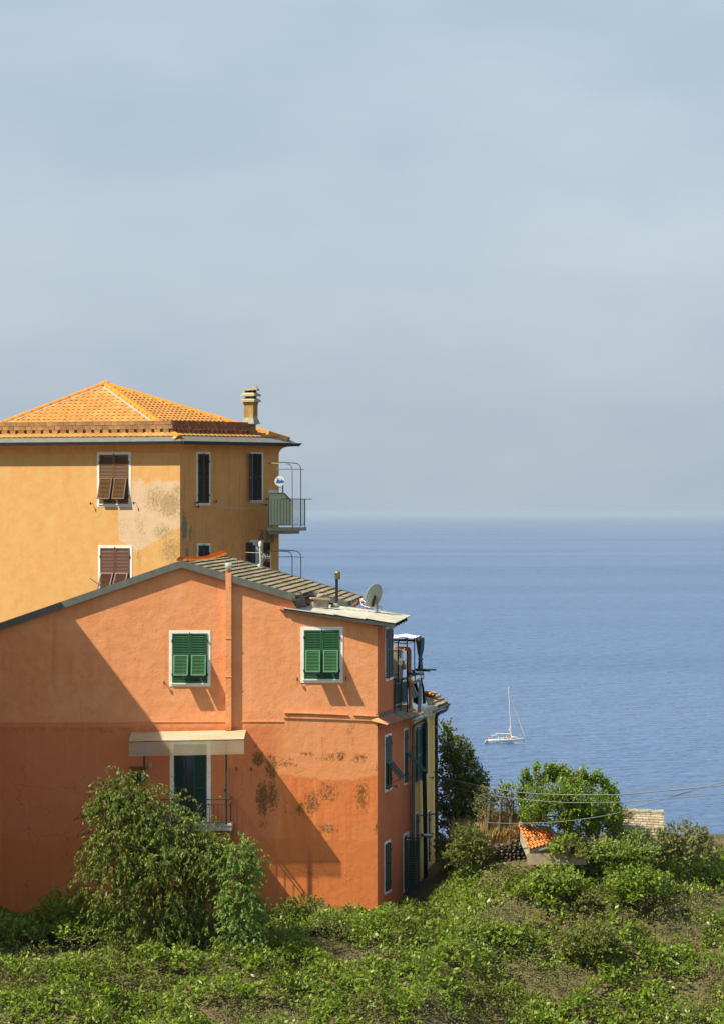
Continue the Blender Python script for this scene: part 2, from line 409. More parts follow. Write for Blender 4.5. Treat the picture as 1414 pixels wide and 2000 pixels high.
def persiana(par, P, op, mat, mat_flap, single=True, ang=30, flap_gap=.045, rail_at=.56, flap=True, hinge=True, pitch=.052, y=.0):
    """A pair of closed louvred leaves with a propped lower flap each."""
    x0, z0, x1, z1 = op; w = (x1 - x0) / 2; h = z1 - z0; zr = h * rail_at
    for k in (0, 1):
        M = P.M @ T3(x0 + k * w + .003, y, z0)
        st = min(.055, w * .16)
        louver('shutter', par, M, w - .006, h, mat, [zr, .11] if flap else [zr], single, st=st, pitch=pitch, hole=(.11, zr) if flap else None)
        if flap:
            fw = w - 2 * st + .02; fl = zr - .14
            Mf = M @ T3(st - .013, -.036, zr + .008) @ Matrix.Rotation(R(-ang), 4, 'X') @ T3(0, -.004, -fl)
            louver('shutter_flap', par, Mf, fw, fl, mat_flap, [], single, st=.042, th=.03, pitch=pitch * .96)
            ir = MB(); ir.tube([M @ Vector((w * .5, -.03, .13)), Mf @ Vector((fw * .5, -.01, .03))], .006, 5); wput('stay_rod', ir, IRON, par)
    if hinge:
        for xx in (x0 - .015, x1 - .01):
            for f in (.14, .82): put('hinge', MB().box(xx, xx + .03, -.05, -.02, z0 + h * f, z0 + h * f + .09), IRON, par, P.M)
        put('latch', MB().box((x0 + x1) / 2 - .012, (x0 + x1) / 2 + .012, -.05, -.03, z1 - .03, z1 + .045), IRON, par, P.M)

def hook(par, P, px, py, size=.11):     # wall catch for a shutter
    x, z = P.loc(px, py); mb = MB()
    mb.tube([(x, .0, z), (x, -size, z)], .012, 6); mb.box(x - .018, x + .018, -size - .02, -size + .005, z - .05, z + .045)
    mb.tube([(x, -size * .7, z), (x + .01, -size * .8, z - .07)], .008, 5)
    return put('shutter_catch', mb, IRON, par, P.M)

def wall_mesh(outline, holes, depth=.12):
    """Wall face in local x,z with openings and reveals; y = 0 is the outer face."""
    mb = MB()
    loops = [[Vector((x, z, 0)) for x, z in outline]] + [[Vector((a, b, 0)) for a, b in ((h[0], h[1]), (h[0], h[3]), (h[2], h[3]), (h[2], h[1]))] for h in holes]
    flat = [p for l in loops for p in l]
    tri = tessellate_polygon(loops)
    mb.add([(p.x, 0, p.y) for p in flat], [tuple(t) for t in tri])
    for h in holes:
        a, b, c, d = (h[0], h[1]), (h[0], h[3]), (h[2], h[3]), (h[2], h[1])
        for p, q in ((a, b), (b, c), (c, d), (d, a)):
            mb.add([(p[0], 0, p[1]), (q[0], 0, q[1]), (q[0], depth, q[1]), (p[0], depth, p[1])], [(0, 1, 2, 3)])
        mb.add([(p[0], depth, p[1]) for p in (a, b, c, d)], [(0, 1, 2, 3)])
    return mb

# ================================================================== ORANGE GABLED HOUSE
PF = Plane(707, 129, 1, 0)
PS = Plane(737, 129, .17, 1)
ORANGE = stucco_front()
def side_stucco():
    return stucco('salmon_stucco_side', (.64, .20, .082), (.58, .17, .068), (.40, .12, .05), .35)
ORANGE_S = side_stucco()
oh = thing('gabled_house', 'salmon orange gabled house with green louvred shutters and a slate roof, in the foreground', 'house', W(450, 1960, 129))
def Lp(P, *pts): return [P.loc(*p) for p in pts]
# windows of the front wall
opA, wA = window(oh, PF, 330.5, 1231.5, 411.5, 1341, .095)
opB, wB = window(oh, PF, 587.5, 1224.5, 670, 1334, .105)
opD, wD = window(oh, PF, 332, 1446, 412, 1612, .125, sill=False)
bx = 0.003
holes = [(o[0] - .05, o[1] - .05, o[2] + .05, o[3] + .05) for o in (opA, opB)] + [(opD[0] - .05, opD[1] - .0, opD[2] + .05, opD[3] + .05)]
out = Lp(PF, (-60, 1990), (737, 1990), (737, 1214), (582, 1192), (562, 1158), (355, 1097), (-60, 1239))
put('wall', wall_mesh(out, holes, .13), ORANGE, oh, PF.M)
persiana(oh, PF, opA, GREEN, GREEN_LIT, True, 29, rail_at=.55)
persiana(oh, PF, opB, GREEN, GREEN_LIT, True, 26, rail_at=.58)
for px, py in ((321, 1333), (581, 1326), (676, 1325)): hook(oh, PF, px, py)
# side wall (in shade), upper and lower storey
opS1, _ = window(oh, PS, 752, 1225, 766, 1331, .07); opS2, _ = window(oh, PS, 751, 1436, 763.5, 1549, .08)
opS3, _ = window(oh, PS, 788.3, 1424, 795.3, 1535, .06); opS4, _ = window(oh, PS, 750.4, 1646, 762, 1750, .08); opS5, _ = window(oh, PS, 787.2, 1630, 798, 1745, .08)
up = Lp(PS, (737, 1402), (768, 1402)); t768 = PS.s_of(768); t808 = PS.s_of(808)
zb = (1000 - 1990) / FOC * 129
zu = PS.loc(737, 1401)[1]
out = [(0, zb), (t808, zb), (t808, zu), (t768, zu), (t768, PS.loc(768, 1219)[1]), (0, PS.loc(737, 1214)[1])]
hs = [(o[0] - .04, o[1] - .04, o[2] + .04, o[3] + .04) for o in (opS1, opS2, opS3, opS4, opS5)]
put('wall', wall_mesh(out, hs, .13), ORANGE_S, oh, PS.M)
persiana(oh, PS, opS1, GREEN_DK, GREEN_DK, False, flap=False)
persiana(oh, PS, opS2, GREEN_DK, GREEN_DK, False, 40, rail_at=.50)
persiana(oh, PS, opS3, GREEN_DK, GREEN_DK, False, 42, rail_at=.58)
persiana(oh, PS, opS4, GREEN_DK, GREEN_DK, False, flap=False)
for px, py in ((751.5, 1541), (766, 1536), (788, 1527), (800, 1522), (751, 1324), (769, 1318)): hook(oh, PS, px, py, .13)
# shutter leaf standing open at right angles beside the lowest window
x, z = opS5[0], opS5[1]
Mo = PS.M @ T3(x + .02, -.02, z) @ Matrix.Rotation(R(-96), 4, 'Z')
louver('shutter', oh, PS.M @ T3(x + .02, -.03, z - .05) @ Matrix.Rotation(R(-92), 4, 'Z'), .50, opS5[3] - z + .02, GREEN_DK, [.9], False)
# rear faces so that the house is a closed volume
mb = MB()
a, b = PS.at(768, 1219), PS.at(768, 1402); c = a + Vector((-4, .2, 0)); d = Vector((c.x, c.y, b.z)); mb.flat([a, b, d, c])
a, b = PS.at(808, 1400), PS.at(808, 1990); c = a + Vector((-10, 1, 0)); mb.flat([a, b, Vector((c.x, c.y, b.z)), c])
a = W(-60, 1245, 129); b = W(-60, 1990, 129); mb.flat([a, b, b + Vector((.8, 16, 0)), a + Vector((.8, 16, 0))])
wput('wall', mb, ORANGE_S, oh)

# main slate roof -----------------------------------------------------------
APEX = W(355, 1096.5, 129) + Vector((0, -.13, 0)); TV = Vector((.05, 1, 0)); SR = -.297; SL = -.345
def Q(a, t, up=0.): return APEX + Vector((a, 0, (SR if a > 0 else -SL) * a)) + TV * t + Vector((0, 0, up))
TEND = 15.9; A1 = 3.53; A2 = 4.86; TN = 6.7
mb = MB()
for a0, a1, t0, t1 in ((0.001, A1, 0, TEND), (A1, A2, TN, TEND), (-7.2, -.001, 0, TEND)):
    p = [Q(a0, t0, -.022), Q(a1, t0, -.022), Q(a1, t1, -.022), Q(a0, t1, -.022)]; q = [v + Vector((0, 0, -.138)) for v in p]
    mb.hexa(q, p)
wput('roof_deck', mb, SLATE_TRIM, oh)
SLAB = simple('roof_slate', (.235, .195, .115), .9, .32, 7, bump=.5, objvar=.3)
slabm = []
for k in range(5):
    m = MB(); rr = random.Random(k); n = 5
    top_ = [(-.02 - .02 * rr.random() if i not in (0,) else 0, i / n) for i in range(n + 1)]
    x1 = [.29 + rr.uniform(-.018, .018) for i in range(n + 1)]
    vs = []
    for i in range(n + 1):
        y = i / n
        vs += [(0, y, -.004), (x1[i], y, .006 + rr.uniform(-.005, .005)), (x1[i], y, -.012)]
    fs = []
    for i in range(n):
        b = i * 3; fs += [(b, b + 1, b + 4, b + 3), (b + 1, b + 2, b + 5, b + 4)]
    fs += [(0, 2, 1), (n * 3, n * 3 + 1, n * 3 + 2)]
    m.add(vs, fs); me = m.mesh('roof_slate'); me.materials.append(SLAB); slabm.append(me)
cnt = 0; step = .253
MR = Matrix(((1 / math.hypot(1, SR), TV.x, 0, 0), (0, TV.y, 0, 0), (SR / math.hypot(1, SR), 0, 1, 0), (0, 0, 0, 1)))
ls = 1 / math.hypot(1, SR)
k = 0
while k * step * 1.0 < A2 / ls + .02 - step * .4:
    al = k * step; a = al * ls
    t0 = 0 if a + .1 < A1 else TN; t = t0 + .0; off = random.uniform(.4, 1.0)
    while t < TEND - .05:
        ln = min(off if t == t0 else random.uniform(.8, 1.15), TEND - t)
        M = Matrix.Translation(Q(max(a, .0001), t, .0)) @ MR @ Matrix.Rotation(R(random.uniform(-.8, .8)), 4, 'Y') @ Matrix.Diagonal((1, ln - .012, 1, 1))
        put('roof_slate', random.choice(slabm), SLAB, oh, M); cnt += 1; t += ln
    k += 1
# left slope, away from the camera's view: same slates as one skin
mb = MB()
for k in range(27):
    a = -.03 - k * .25
    mb.flat([Q(a, 0, .0), Q(a, TEND, .0), Q(a - .29, TEND, .03), Q(a - .29, 0, .03)])
wput('roof_skin', mb, SLAB, oh, kind='stuff')
RIDGE = simple('orange_ridge_tile', (.66, .215, .035), .8, .15, 9, objvar=.12)
m = MB(); n = 7; vs = []; fs = []
for j, (y, r) in enumerate(((0, .135), (.07, .13), (.36, .115))):
    for i in range(n): t = math.pi * (i / (n - 1)); vs.append((math.cos(t) * r * 1.15, y, math.sin(t) * r))
for j in range(2):
    for i in range(n - 1): fs.append((j * n + i, j * n + i + 1, (j + 1) * n + i + 1, (j + 1) * n + i))
fs.append(tuple(range(n))); m.add(vs, fs, True); ridge_me = m.mesh('ridge_tile'); ridge_me.materials.append(RIDGE)
t = 0.02; i = 0
while t < TEND - .2:
    sag = -.10 * math.sin(math.pi * min(1, t / TEND)) + .05 * (t / TEND)
    put('ridge_tile', ridge_me, RIDGE, oh, Matrix.Translation(APEX + TV * t + Vector((0, 0, .02 + sag))) @ Matrix.Rotation(R(random.uniform(-2, 2)), 4, 'Z')); t += .335
# verge flashing on the gable
for s, a1 in ((1, A1 + .06), (-1, -6.9)):
    mb = MB(); th = .205
    p0 = Q(.0001 * s, 0, .015) + Vector((0, -.018, 0)); p1 = Q(a1, 0, .015) + Vector((0, -.018, 0)); dn = Vector((0, 0, -th)); bk = Vector((0, .03, 0)); bk2 = Vector((0, .12, 0))
    mb.hexa([p0 + dn, p1 + dn, p1, p0], [p0 + dn + bk, p1 + dn + bk, p1 + bk, p0 + bk])
    lip = Vector((0, 0, .022)); lb = Vector((0, .09, 0))
    mb.hexa([p0, p1, p1 + lip, p0 + lip], [p0 + lb, p1 + lb, p1 + lip + lb, p0 + lip + lb])
    wput('verge_flashing', mb, SLATE_TRIM, oh)
# gutter at the end of the short slope, verge of the longer one
def gutter(parent, a, b, r=.075, mat=ZINC, n=9):
    d = (b - a).normalized(); s = d.cross(Vector((0, 0, 1))).normalized(); vs = []; fs = []
    for q in (a, b):
        for rr in (r, r * .86):
            for i in range(n):
                t = math.pi * i / (n - 1); vs.append(q + s * math.cos(t) * rr - Vector((0, 0, 1)) * math.sin(t) * rr)
    for i in range(n - 1):
        fs += [(i, i + 1, 2 * n + i + 1, 2 * n + i), (n + i + 1, n + i, 3 * n + i, 3 * n + i + 1)]
    fs += [tuple(range(n)), tuple(range(2 * n, 3 * n)), (0, n, 3 * n, 2 * n), (n - 1, 2 * n - 1, 4 * n - 1, 3 * n - 1)]
    mb = MB(); mb.add(vs, fs, False)
    mb.flat([vs[i] for i in range(n)]); mb.flat([vs[2 * n + i] for i in range(n)])
    return wput('gutter', mb, mat, parent)
gutter(oh, Q(A1 + .03, -.05, -.12), Q(A1 + .03, TN - .3, -.10))
gutter(oh, Q(A2 + .05, TN - .2, -.10), Q(A2 + .09, TEND, -.08), .08)
mb = MB(); p0 = Q(A1, TN - .06, .03); p1 = Q(A2 + .02, TN - .06, .03); dn = Vector((0, 0, -.2)); bk = Vector((0, .05, 0))
mb.hexa([p0 + dn, p1 + dn, p1, p0], [p0 + dn + bk, p1 + dn + bk, p1 + bk, p0 + bk]); wput('verge_flashing', mb, SLATE_TRIM, oh)
mb = MB(); p0 = Q(.0001, TEND - .05, -.08); p1 = Q(A2 + .03, TEND - .05, -.08); up_ = Vector((0, 0, .135)); bk = Vector((0, .06, 0)); mb.hexa([p0, p1, p1 + up_, p0 + up_], [p0 + bk, p1 + bk, p1 + up_ + bk, p0 + up_ + bk]); wput('verge_board', mb, WOODD if 'WOODD' in globals() else SLATE_TRIM, oh)
# walls inside the notch
mb = MB()
a = Q(A1 - .12, .2, -.16); b = Q(A1 - .12, TN, -.16); mb.flat([a, b, b - Vector((0, 0, 1.2)), a - Vector((0, 0, 1.2))])
a = Q(A1 - .12, TN + .05, -.16); b = Q(A2 - .25, TN + .05, -.16); mb.flat([a, b, b - Vector((0, 0, 1.5)), a - Vector((0, 0, 1.9))])
c = Q(A2 - .25, TEND, -.16); mb.flat([b, c, c - Vector((0, 0, 1.5)), b - Vector((0, 0, 1.5))])
wput('wall', mb, ORANGE_S, oh)

# lean-to roof of white corrugated sheets ------------------------------------------
LFL = W(553, 1189, 128.86); LFR = W(772, 1218.5, 128.62); LBR = W(801, 1204, 131.7); LBL = W(585, 1175, 134.2)
def LT(u, v, up=0): 
    a = LFL.lerp(LFR, u); b = LBL.lerp(LBR, u); return a.lerp(b, v) + Vector((0, 0, up))
SHEET = simple('sun_bleached_corrugated_sheet', (.40, .385, .31), .8, .35, 2.5, bump=.12, objvar=.06)
for k, (u0, u1) in enumerate(((0, .36), (.345, .46), (.45, .735), (.725, 1.0))):
    mb = MB(); n = 96; vs = []
    for i in range(n + 1):
        v = i / n; w = .016 * math.sin(v * 2 * math.pi * 24)
        for u in (u0, (u0 + u1) / 2, u1): vs.append(LT(u, v, .02 + w + k * .012 * (1 if u == u0 else .2) ))
    fs = [(i * 3 + j, i * 3 + j + 1, i * 3 + j + 4, i * 3 + j + 3) for i in range(n) for j in (0, 1)]
    b = len(vs); vs2 = [v - Vector((0, 0, .012)) for v in vs]
    mb.add(vs, fs, True); mb.add(vs2, [f[::-1] for f in fs], True)
    mb.add([vs[i * 3 + 2] for i in range(n + 1)] + [vs2[i * 3 + 2] for i in range(n + 1)], [(i, i + 1, n + 2 + i, n + 1 + i) for i in range(n)])
    mb.add([vs[j] for j in range(3)] + [vs2[j] for j in range(3)], [(0, 1, 4, 3), (1, 2, 5, 4)])
    mb.add([vs[n * 3 + j] for j in range(3)] + [vs2[n * 3 + j] for j in range(3)], [(1, 0, 3, 4), (2, 1, 4, 5)])
    wput('corrugated_sheet', mb, SHEET, oh)
mb = MB(); p0 = LT(.012, .0, -.005) ; p1 = LT(1, 0, -.005); dn = Vector((0, 0, -.13)); bk = Vector((0, .11, 0))
p0 = p0 + Vector((0, .02, 0)); p1 = p1 + Vector((0, .02, 0))
mb.hexa([p0 + dn * .4, p1 + dn, p1, p0], [p0 + dn * .4 + bk, p1 + dn + bk, p1 + bk, p0 + bk]); wput('eaves_board', mb, simple('dark_eaves_board', (.055, .065, .06), .7, .2), oh)
# soffit and rafter ends
WOODD = simple('dark_timber', (.06, .045, .03), .8, .25)
mb = MB(); mb.flat([LT(.02, .03, -.03), LT(.985, .03, -.03), LT(.985, .97, -.03), LT(.02, .97, -.03)]); wput('soffit', mb, WOODD, oh)
for i in range(6):
    v = .05 + .17 * i; a = LT(.80, v, -.16); b = LT(.985, v, -.15); d = Vector((0, .07, 0)); h = Vector((0, 0, .125))
    mb = MB(); mb.hexa([a, b, b + h, a + h], [a + d, b + d, b + d + h, a + d + h]); wput('rafter', mb, WOODD, oh)
# plaster lip at the upper end, leaning slates, chimney block, elbow
mb = MB(); mb.hexa([W(546, 1190, 128.9), W(573, 1195, 128.9), W(576, 1190, 128.9), W(547, 1184, 128.9)], [W(546, 1190, 129.02), W(573, 1195, 129.02), W(576, 1190, 129.02), W(547, 1184, 129.02)])
wput('plaster_lip', mb, ORANGE, oh)
PALE = simple('pale_slate_board', (.30, .29, .22), .85, .3, 7, bump=.3)
for i in range(5):
    x = 563 + i * 5.2; mb = MB(); d = 129.0 + i * .35
    a, b, c, e = W(x - 3, 1163 - i * 1.2, d), W(x + 3.5, 1161.5 - i * 1.2, d), W(x + 16, 1190 - i * 1.0, d + .5), W(x + 10, 1191 - i * 1.0, d + .5)
    o = Vector((.03, -.05, .02)); mb.hexa([a, e, c, b], [a + o, e + o, c + o, b + o]); wput('flashing_board', mb, PALE if i else SLATE_TRIM, oh)
mb = MB(); mb.tube([W(590, 1160, 131.5), W(590, 1168, 131.5), W(592, 1174, 131.6), W(598, 1178, 131.7), W(603, 1181, 131.8)], .075, 10); wput('waste_elbow', mb, BLACKPIPE, oh)
mb = MB(); mb.box(-.24, .22, 0, .4, 0, .34, Matrix.Translation(W(627, 1188, 131.0)) @ Matrix.Rotation(R(8), 4, 'Z')); mb.box(.22, .26, .02, .38, 0, .28, Matrix.Translation(W(627, 1188, 131.0)) @ Matrix.Rotation(R(8), 4, 'Z'))
fb = wput('chimney_block', mb, CONC, oh)
mb = MB(); mb.box(-.31, .31, -.06, .44, 0, .05, Matrix.Translation(W(627, 1171.5, 131.0)) @ Matrix.Rotation(R(4), 4, 'Y') @ Matrix.Rotation(R(8), 4, 'Z')); wput('cap_slab', mb, simple('tan_slab', (.42, .33, .2), .9, .3, 8, bump=.4), fb)
def rock(c, r, seed=0, n=2):
    bm = bmesh.new(); bmesh.ops.create_icosphere(bm, subdivisions=n, radius=1); rr = random.Random(seed)
    o = Vector((rr.uniform(0, 50), 3, 1)); mb = MB(); 
    for v in bm.verts:
        k = 1 + .45 * mnoise.noise(v.co * 1.2 + o); v.co = Vector((max(-.8, min(.8, v.co.x * k)), v.co.y * k, max(-.75, min(.75, v.co.z * k))))
    bm.verts.index_update()
    mb.add([Vector((v.co.x * r[0], v.co.y * r[1], v.co.z * r[2])) + Vector(c) for v in bm.verts], [tuple(v.index for v in f.verts) for f in bm.faces]); bm.free(); return mb
wput('stone', rock(W(628, 1163.5, 131.2), (.17, .15, .085), 4), simple('tan_stone', (.34, .26, .16), .95, .3, 9, bump=.6), fb)
# stovepipe
mb = MB(); mb.tube([W(649, 1181, 131.4), W(655, 1178, 131.4), W(658, 1172, 131.4), W(658, 1160, 131.4), W(658, 1130, 131.4)], .045, 12); 
sp = wput('stovepipe', mb, BLACKPIPE, oh)
mb = MB(); Mx = Matrix.Translation(W(659.5, 1132, 131.4)); mb.lathe([(.085, 0), (.085, .02), (.09, .03), (.09, .2), (.097, .205), (.097, .22), (.09, .225), (.09, .255), (.02, .26)], 16, Mx)
wput('stovepipe_cap', mb, simple('weathered_brass_cowl', (.24, .19, .09), .45, .3, 12, .6), sp)
mb = MB(); mb.lathe([(.13, 0), (.15, .04), (.11, .1), (.06, .14)], 12, Matrix.Translation(W(655, 1187, 131.4))); wput('stovepipe_foot', mb, CONC, sp)
# rain pipe at the far eave
RPIPE = simple('red_brown_pipe', (.19, .055, .035), .5, .15)
mb = MB(); mb.tube([W(700, 1172, 136), W(700, 1177, 136), W(696, 1180, 136), W(692, 1182, 136), W(691, 1187, 136), W(691, 1200, 136)], .07, 10); wput('rain_pipe', mb, RPIPE, oh)

# flue stack on the gable --------------------------------------------------
fl = MB(); xa, xb = fx(441), fx(452.5); z0, z1 = fz(1427), fz(1118); fl.box(xa, xb, -.165, .02, z0, z1)
flue = put('flue_stack', fl, ORANGE, oh, PF.M)
mb = MB()
for py, g, h in ((1246.5, .014, .055), (1322, .014, .028)): mb.box(xa - g, xb + g, -.165 - g, .0, fz(py) - h / 2, fz(py) + h / 2)
put('collar', mb, ORANGE, flue, PF.M)
BRASS = simple('yellowed_flue_pot', (.42, .24, .06), .5, .35, 14)
mb = MB(); mb.lathe([(.06, -.02), (.095, .02), (.1, .09), (.1, .10)], 12, PF.M @ T3((xa + xb) / 2, -.08, z1)); wput('flue_pot', mb, BRASS, flue)
t = NT('clear_plastic_pot'); mT = t.n('ShaderNodeMixShader'); tr = t.n('ShaderNodeBsdfTransparent'); gl = t.n('ShaderNodeBsdfPrincipled'); gl.inputs['Base Color'].default_value = (.6, .62, .6, 1); gl.inputs['Roughness'].default_value = .2
mT.inputs[0].default_value = .45; t.link(tr.outputs[0], mT.inputs[1]); t.link(gl.outputs[0], mT.inputs[2]); t.link(mT.outputs[0], t.out.inputs['Surface'])
mb = MB(); mb.lathe([(.1, .10), (.112, .18), (.112, .30), (.10, .30), (.1, .12)], 14, PF.M @ T3((xa + xb) / 2, -.08, z1)); wput('flue_rim', mb, t.m, flue)
mb = MB(); mb.box((xa + xb) / 2 - .01, (xa + xb) / 2 + .05, -.12, -.03, z1 + .05, z1 + .29); put('flue_tile', mb, simple('tan_flue_tile', (.5, .3, .12), .8), flue, PF.M)

# string course and groove
mb = MB(); rr = random.Random(3)
def strip(pts, h, out):
    for (x0, y0), (x1, y1) in zip(pts, pts[1:]):
        a, b = PF.loc(x0, y0), PF.loc(x1, y1)
        mb.hexa([(a[0], -out, a[1] - h), (b[0], -out, b[1] - h), (b[0], -out, b[1]), (a[0], -out, a[1])], [(a[0], .01, a[1] - h), (b[0], .01, b[1] - h), (b[0], .01, b[1]), (a[0], .01, a[1])])
strip([(555, 1391.5), (600, 1392.5), (640, 1394), (680, 1396)], .03, .075); strip([(690, 1396), (715, 1397.5), (738, 1398)], .03, .075)
strip([(554, 1395), (600, 1396.5), (650, 1398), (700, 1400), (738.3, 1402)], .125, .035)
put('string_course', mb, ORANGE, oh, PF.M)
mb = MB(); strip([(-60, 1411), (255, 1410), (440.8, 1409)], .028, .022); strip([(452.7, 1409), (500, 1409), (554, 1409.2)], .028, .022); put('string_course', mb, ORANGE, oh, PF.M)

# little skirt roof along the side wall -----------------------------------------
def PSv(t, z, out): return PS.o + PS.u * t + PS.n * out + Vector((0, 0, z))
PINK = simple('red_washed_slate', (.36, .15, .085), .9, .25, 8, bump=.4, objvar=.15)
tt = -.06; i = 0
while tt < 6.9:
    w = .62 if i else .5; a, b = PSv(tt, zu - .02, .02), PSv(tt + w - .015, zu - .02, .02); o = .36 + random.uniform(-.015, .015)
    c, d = PSv(tt + w - .015, zu - .21, o), PSv(tt if i else -.2, zu - .21, o); th = Vector((0, 0, -.035)); up_ = Vector((0, 0, .01 * (i % 2)))
    mb = MB(); mb.hexa([p + th + up_ for p in (a, b, c, d)], [p + up_ for p in (a, b, c, d)]); wput('skirt_slate', mb, PINK if tt < 2.6 else SLAB, oh); tt += w; i += 1
mb = MB(); a, b, c, d = PF.at(722, 1406, .01), PF.at(738, 1399, .02), PSv(-.06, zu - .02, .02), PSv(-.2, zu - .21, .36)
mb.flat([a, d, c, b]); mb.flat([p + Vector((0, 0, -.03)) for p in (a, b, c, d)]); mb.flat([a, d, d + Vector((0, 0, -.03)), a + Vector((0, 0, -.03))]); wput('skirt_slate', mb, ORANGE, oh)
mb = MB(); mb.hexa([PSv(-.01, zu - .03, .03), PSv(6.6, zu - .03, .03), PSv(6.6, zu - .03, -.2), PSv(-.01, zu - .03, -.2)], [PSv(-.01, zu + .1, .03), PSv(6.6, zu + .12, .03), PSv(6.6, zu + .12, -.2), PSv(-.01, zu + .1, -.2)])
wput('stone_course', mb, simple('grey_rubble_course', (.16, .13, .09), .95, .6, 6, bump=.6), oh)
# terrace floor
mb = MB(); zt = PS.loc(768, 1397)[1]
mb.hexa([PSv(3.08, zt - .15, .05), PSv(7.2, zt - .15, .05), PSv(7.2, zt - .15, -5), PSv(3.08, zt - .15, -5)], [PSv(3.08, zt, .05), PSv(7.2, zt, .05), PSv(7.2, zt, -5), PSv(3.08, zt, -5)])
wput('terrace_floor', mb, CONC, oh)

# door, balcony, awning on the shaded left of the front ------------------------------
x0, z0, x1, z1 = opD; lw = (x1 - x0)
louver('shutter', oh, PF.M @ T3(x0 + .01, .02, z0) @ Matrix.Rotation(R(-14), 4, 'Z'), lw * .36, z1 - z0, GREEN_DK, [1.0, .45], False)
louver('shutter', oh, PF.M @ T3(x1 - .01 - lw * .40, .03, z0), lw * .40, z1 - z0, GREEN_DK, [1.0, .45], False)
mb = MB(); mb.box(x0, x1, .1, .125, z0 - .02, z1); put('door_dark_sheet', mb, DARK, oh, PF.M)  # black sheet standing in for the unlit room beyond the door
DEP = 1.32
bal = MB(); bx0, bx1 = fx(282), fx(455); zf = fz(1607); bal.box(bx0, bx1, -DEP, .0, zf - .16, zf)
bal.box(bx0 - .02, bx1 + .02, -DEP - .03, 0, zf, zf + .025)
bo = put('balcony', bal, simple('pale_balcony_stone', (.48, .46, .38), .85, .2), oh, PF.M)
mb = MB()
zr1, zr2, zr0 = fz(1567) + .0, fz(1557), zf + .08
for z in (zr0, zr1): mb.box(bx0 + .03, bx1 - .03, -DEP + .03, -DEP + .055, z - .012, z + .012); mb.box(bx1 - .055, bx1 - .03, -DEP + .03, 0, z - .012, z + .012)
mb.box(bx0 + .03, bx1 - .03, -DEP + .02, -DEP + .06, zr2 - .015, zr2 + .015); mb.box(bx1 - .06, bx1 - .02, -DEP + .03, 0, zr2 - .015, zr2 + .015)
put('handrail', mb, METAL_G, bo, PF.M)
x = bx0 + .06; barm = MB().box(-.007, .007, -.007, .007, 0, zr1 - zr0).mesh('baluster'); barm.materials.append(METAL_G)
while x < bx1 - .04: put('baluster', barm, METAL_G, bo, PF.M @ T3(x, -DEP + .042, zr0)); x += .128
y = -DEP + .13
while y < -.05: put('baluster', barm, METAL_G, bo, PF.M @ T3(bx1 - .042, y, zr0)); y += .128
for px in (286, 445): mb = MB(); mb.box(fx(px) - .028, fx(px) + .028, -DEP + .06, -DEP + .11, zf, fz(1446) - .03); put('awning_post', mb, METAL_G, bo, PF.M)
# awning
def plastic(name, col, alpha, trans):
    t = NT(name); v = t.noise(2.2, 5, .6); s = t.noise(1., 4, .6, t.scaled((.6, .6, 9)))
    c = t.mix(t.step(v, .48, .7), col, (.60, .50, .16)); c = t.mix(t.math('MULTIPLY', t.step(s, .45, .7), .35), c, (.40, .36, .24))
    d = t.n('ShaderNodeBsdfDiffuse'); t.inp(d, 0, c); q = t.n('ShaderNodeBsdfTranslucent'); t.inp(q, 0, c); tr = t.n('ShaderNodeBsdfTransparent'); gl = t.n('ShaderNodeBsdfGlossy'); gl.inputs['Roughness'].default_value = .3
    a = t.n('ShaderNodeMixShader'); a.inputs[0].default_value = trans; t.link(d.outputs[0], a.inputs[1]); t.link(q.outputs[0], a.inputs[2])
    b = t.n('ShaderNodeMixShader'); b.inputs[0].default_value = alpha; t.link(tr.outputs[0], b.inputs[1]); t.link(a.outputs[0], b.inputs[2])
    c2 = t.n('ShaderNodeMixShader'); c2.inputs[0].default_value = .05; t.link(b.outputs[0], c2.inputs[1]); t.link(gl.outputs[0], c2.inputs[2])
    t.link(c2.outputs[0], t.out.inputs['Surface']); return t.m
def aw(px, py, p): return W(px, py, 129 - p)
TL, TRr, BL_, BR_ = aw(257, 1430.5, .02), aw(481, 1426, .02), aw(251.5, 1448, 1.42), aw(477, 1444, 1.42)
mb = MB(); n = 36
vs = []
for i in range(n + 1):
    u = i / n; w = .012 * math.sin(u * 2 * math.pi * 18)
    vs += [TL.lerp(TRr, u) + Vector((0, 0, w)), BL_.lerp(BR_, u) + Vector((0, 0, w))]
mb.add(vs, [(2 * i, 2 * i + 1, 2 * i + 3, 2 * i + 2) for i in range(n)], True)
awn = wput('awning', mb, plastic('cream_corrugated_plastic', (.66, .60, .42), .90, .32), oh)
mb = MB(); vs = []
D1, D2 = aw(252, 1478, 1.44), aw(477.5, 1473.5, 1.44)
for i in range(n + 1):
    u = i / n; w = .01 * math.sin(u * 31) + .014 * mnoise.noise(Vector((u * 9, 0, 0)))
    vs += [BL_.lerp(BR_, u) + Vector((0, -.015, w - .01)), D1.lerp(D2, u) + Vector((0, w, 0))]
mb.add(vs, [(2 * i, 2 * i + 1, 2 * i + 3, 2 * i + 2) for i in range(n)], True)
wput('valance', mb, plastic('clear_plastic_valance', (.58, .52, .37), .60, .35), awn)
mb = MB(); mb.tube([BL_ + Vector((0, 0, -.03)), BR_ + Vector((0, 0, -.03))], .018, 6); mb.tube([BL_.lerp(TL, .98) + Vector((0, 0, -.04)), BL_ + Vector((0, 0, -.04))], .014, 6); mb.tube([BR_.lerp(TRr, .98) + Vector((0, 0, -.04)), BR_ + Vector((0, 0, -.04))], .014, 6)
wput('awning_frame', mb, METAL_G, awn)
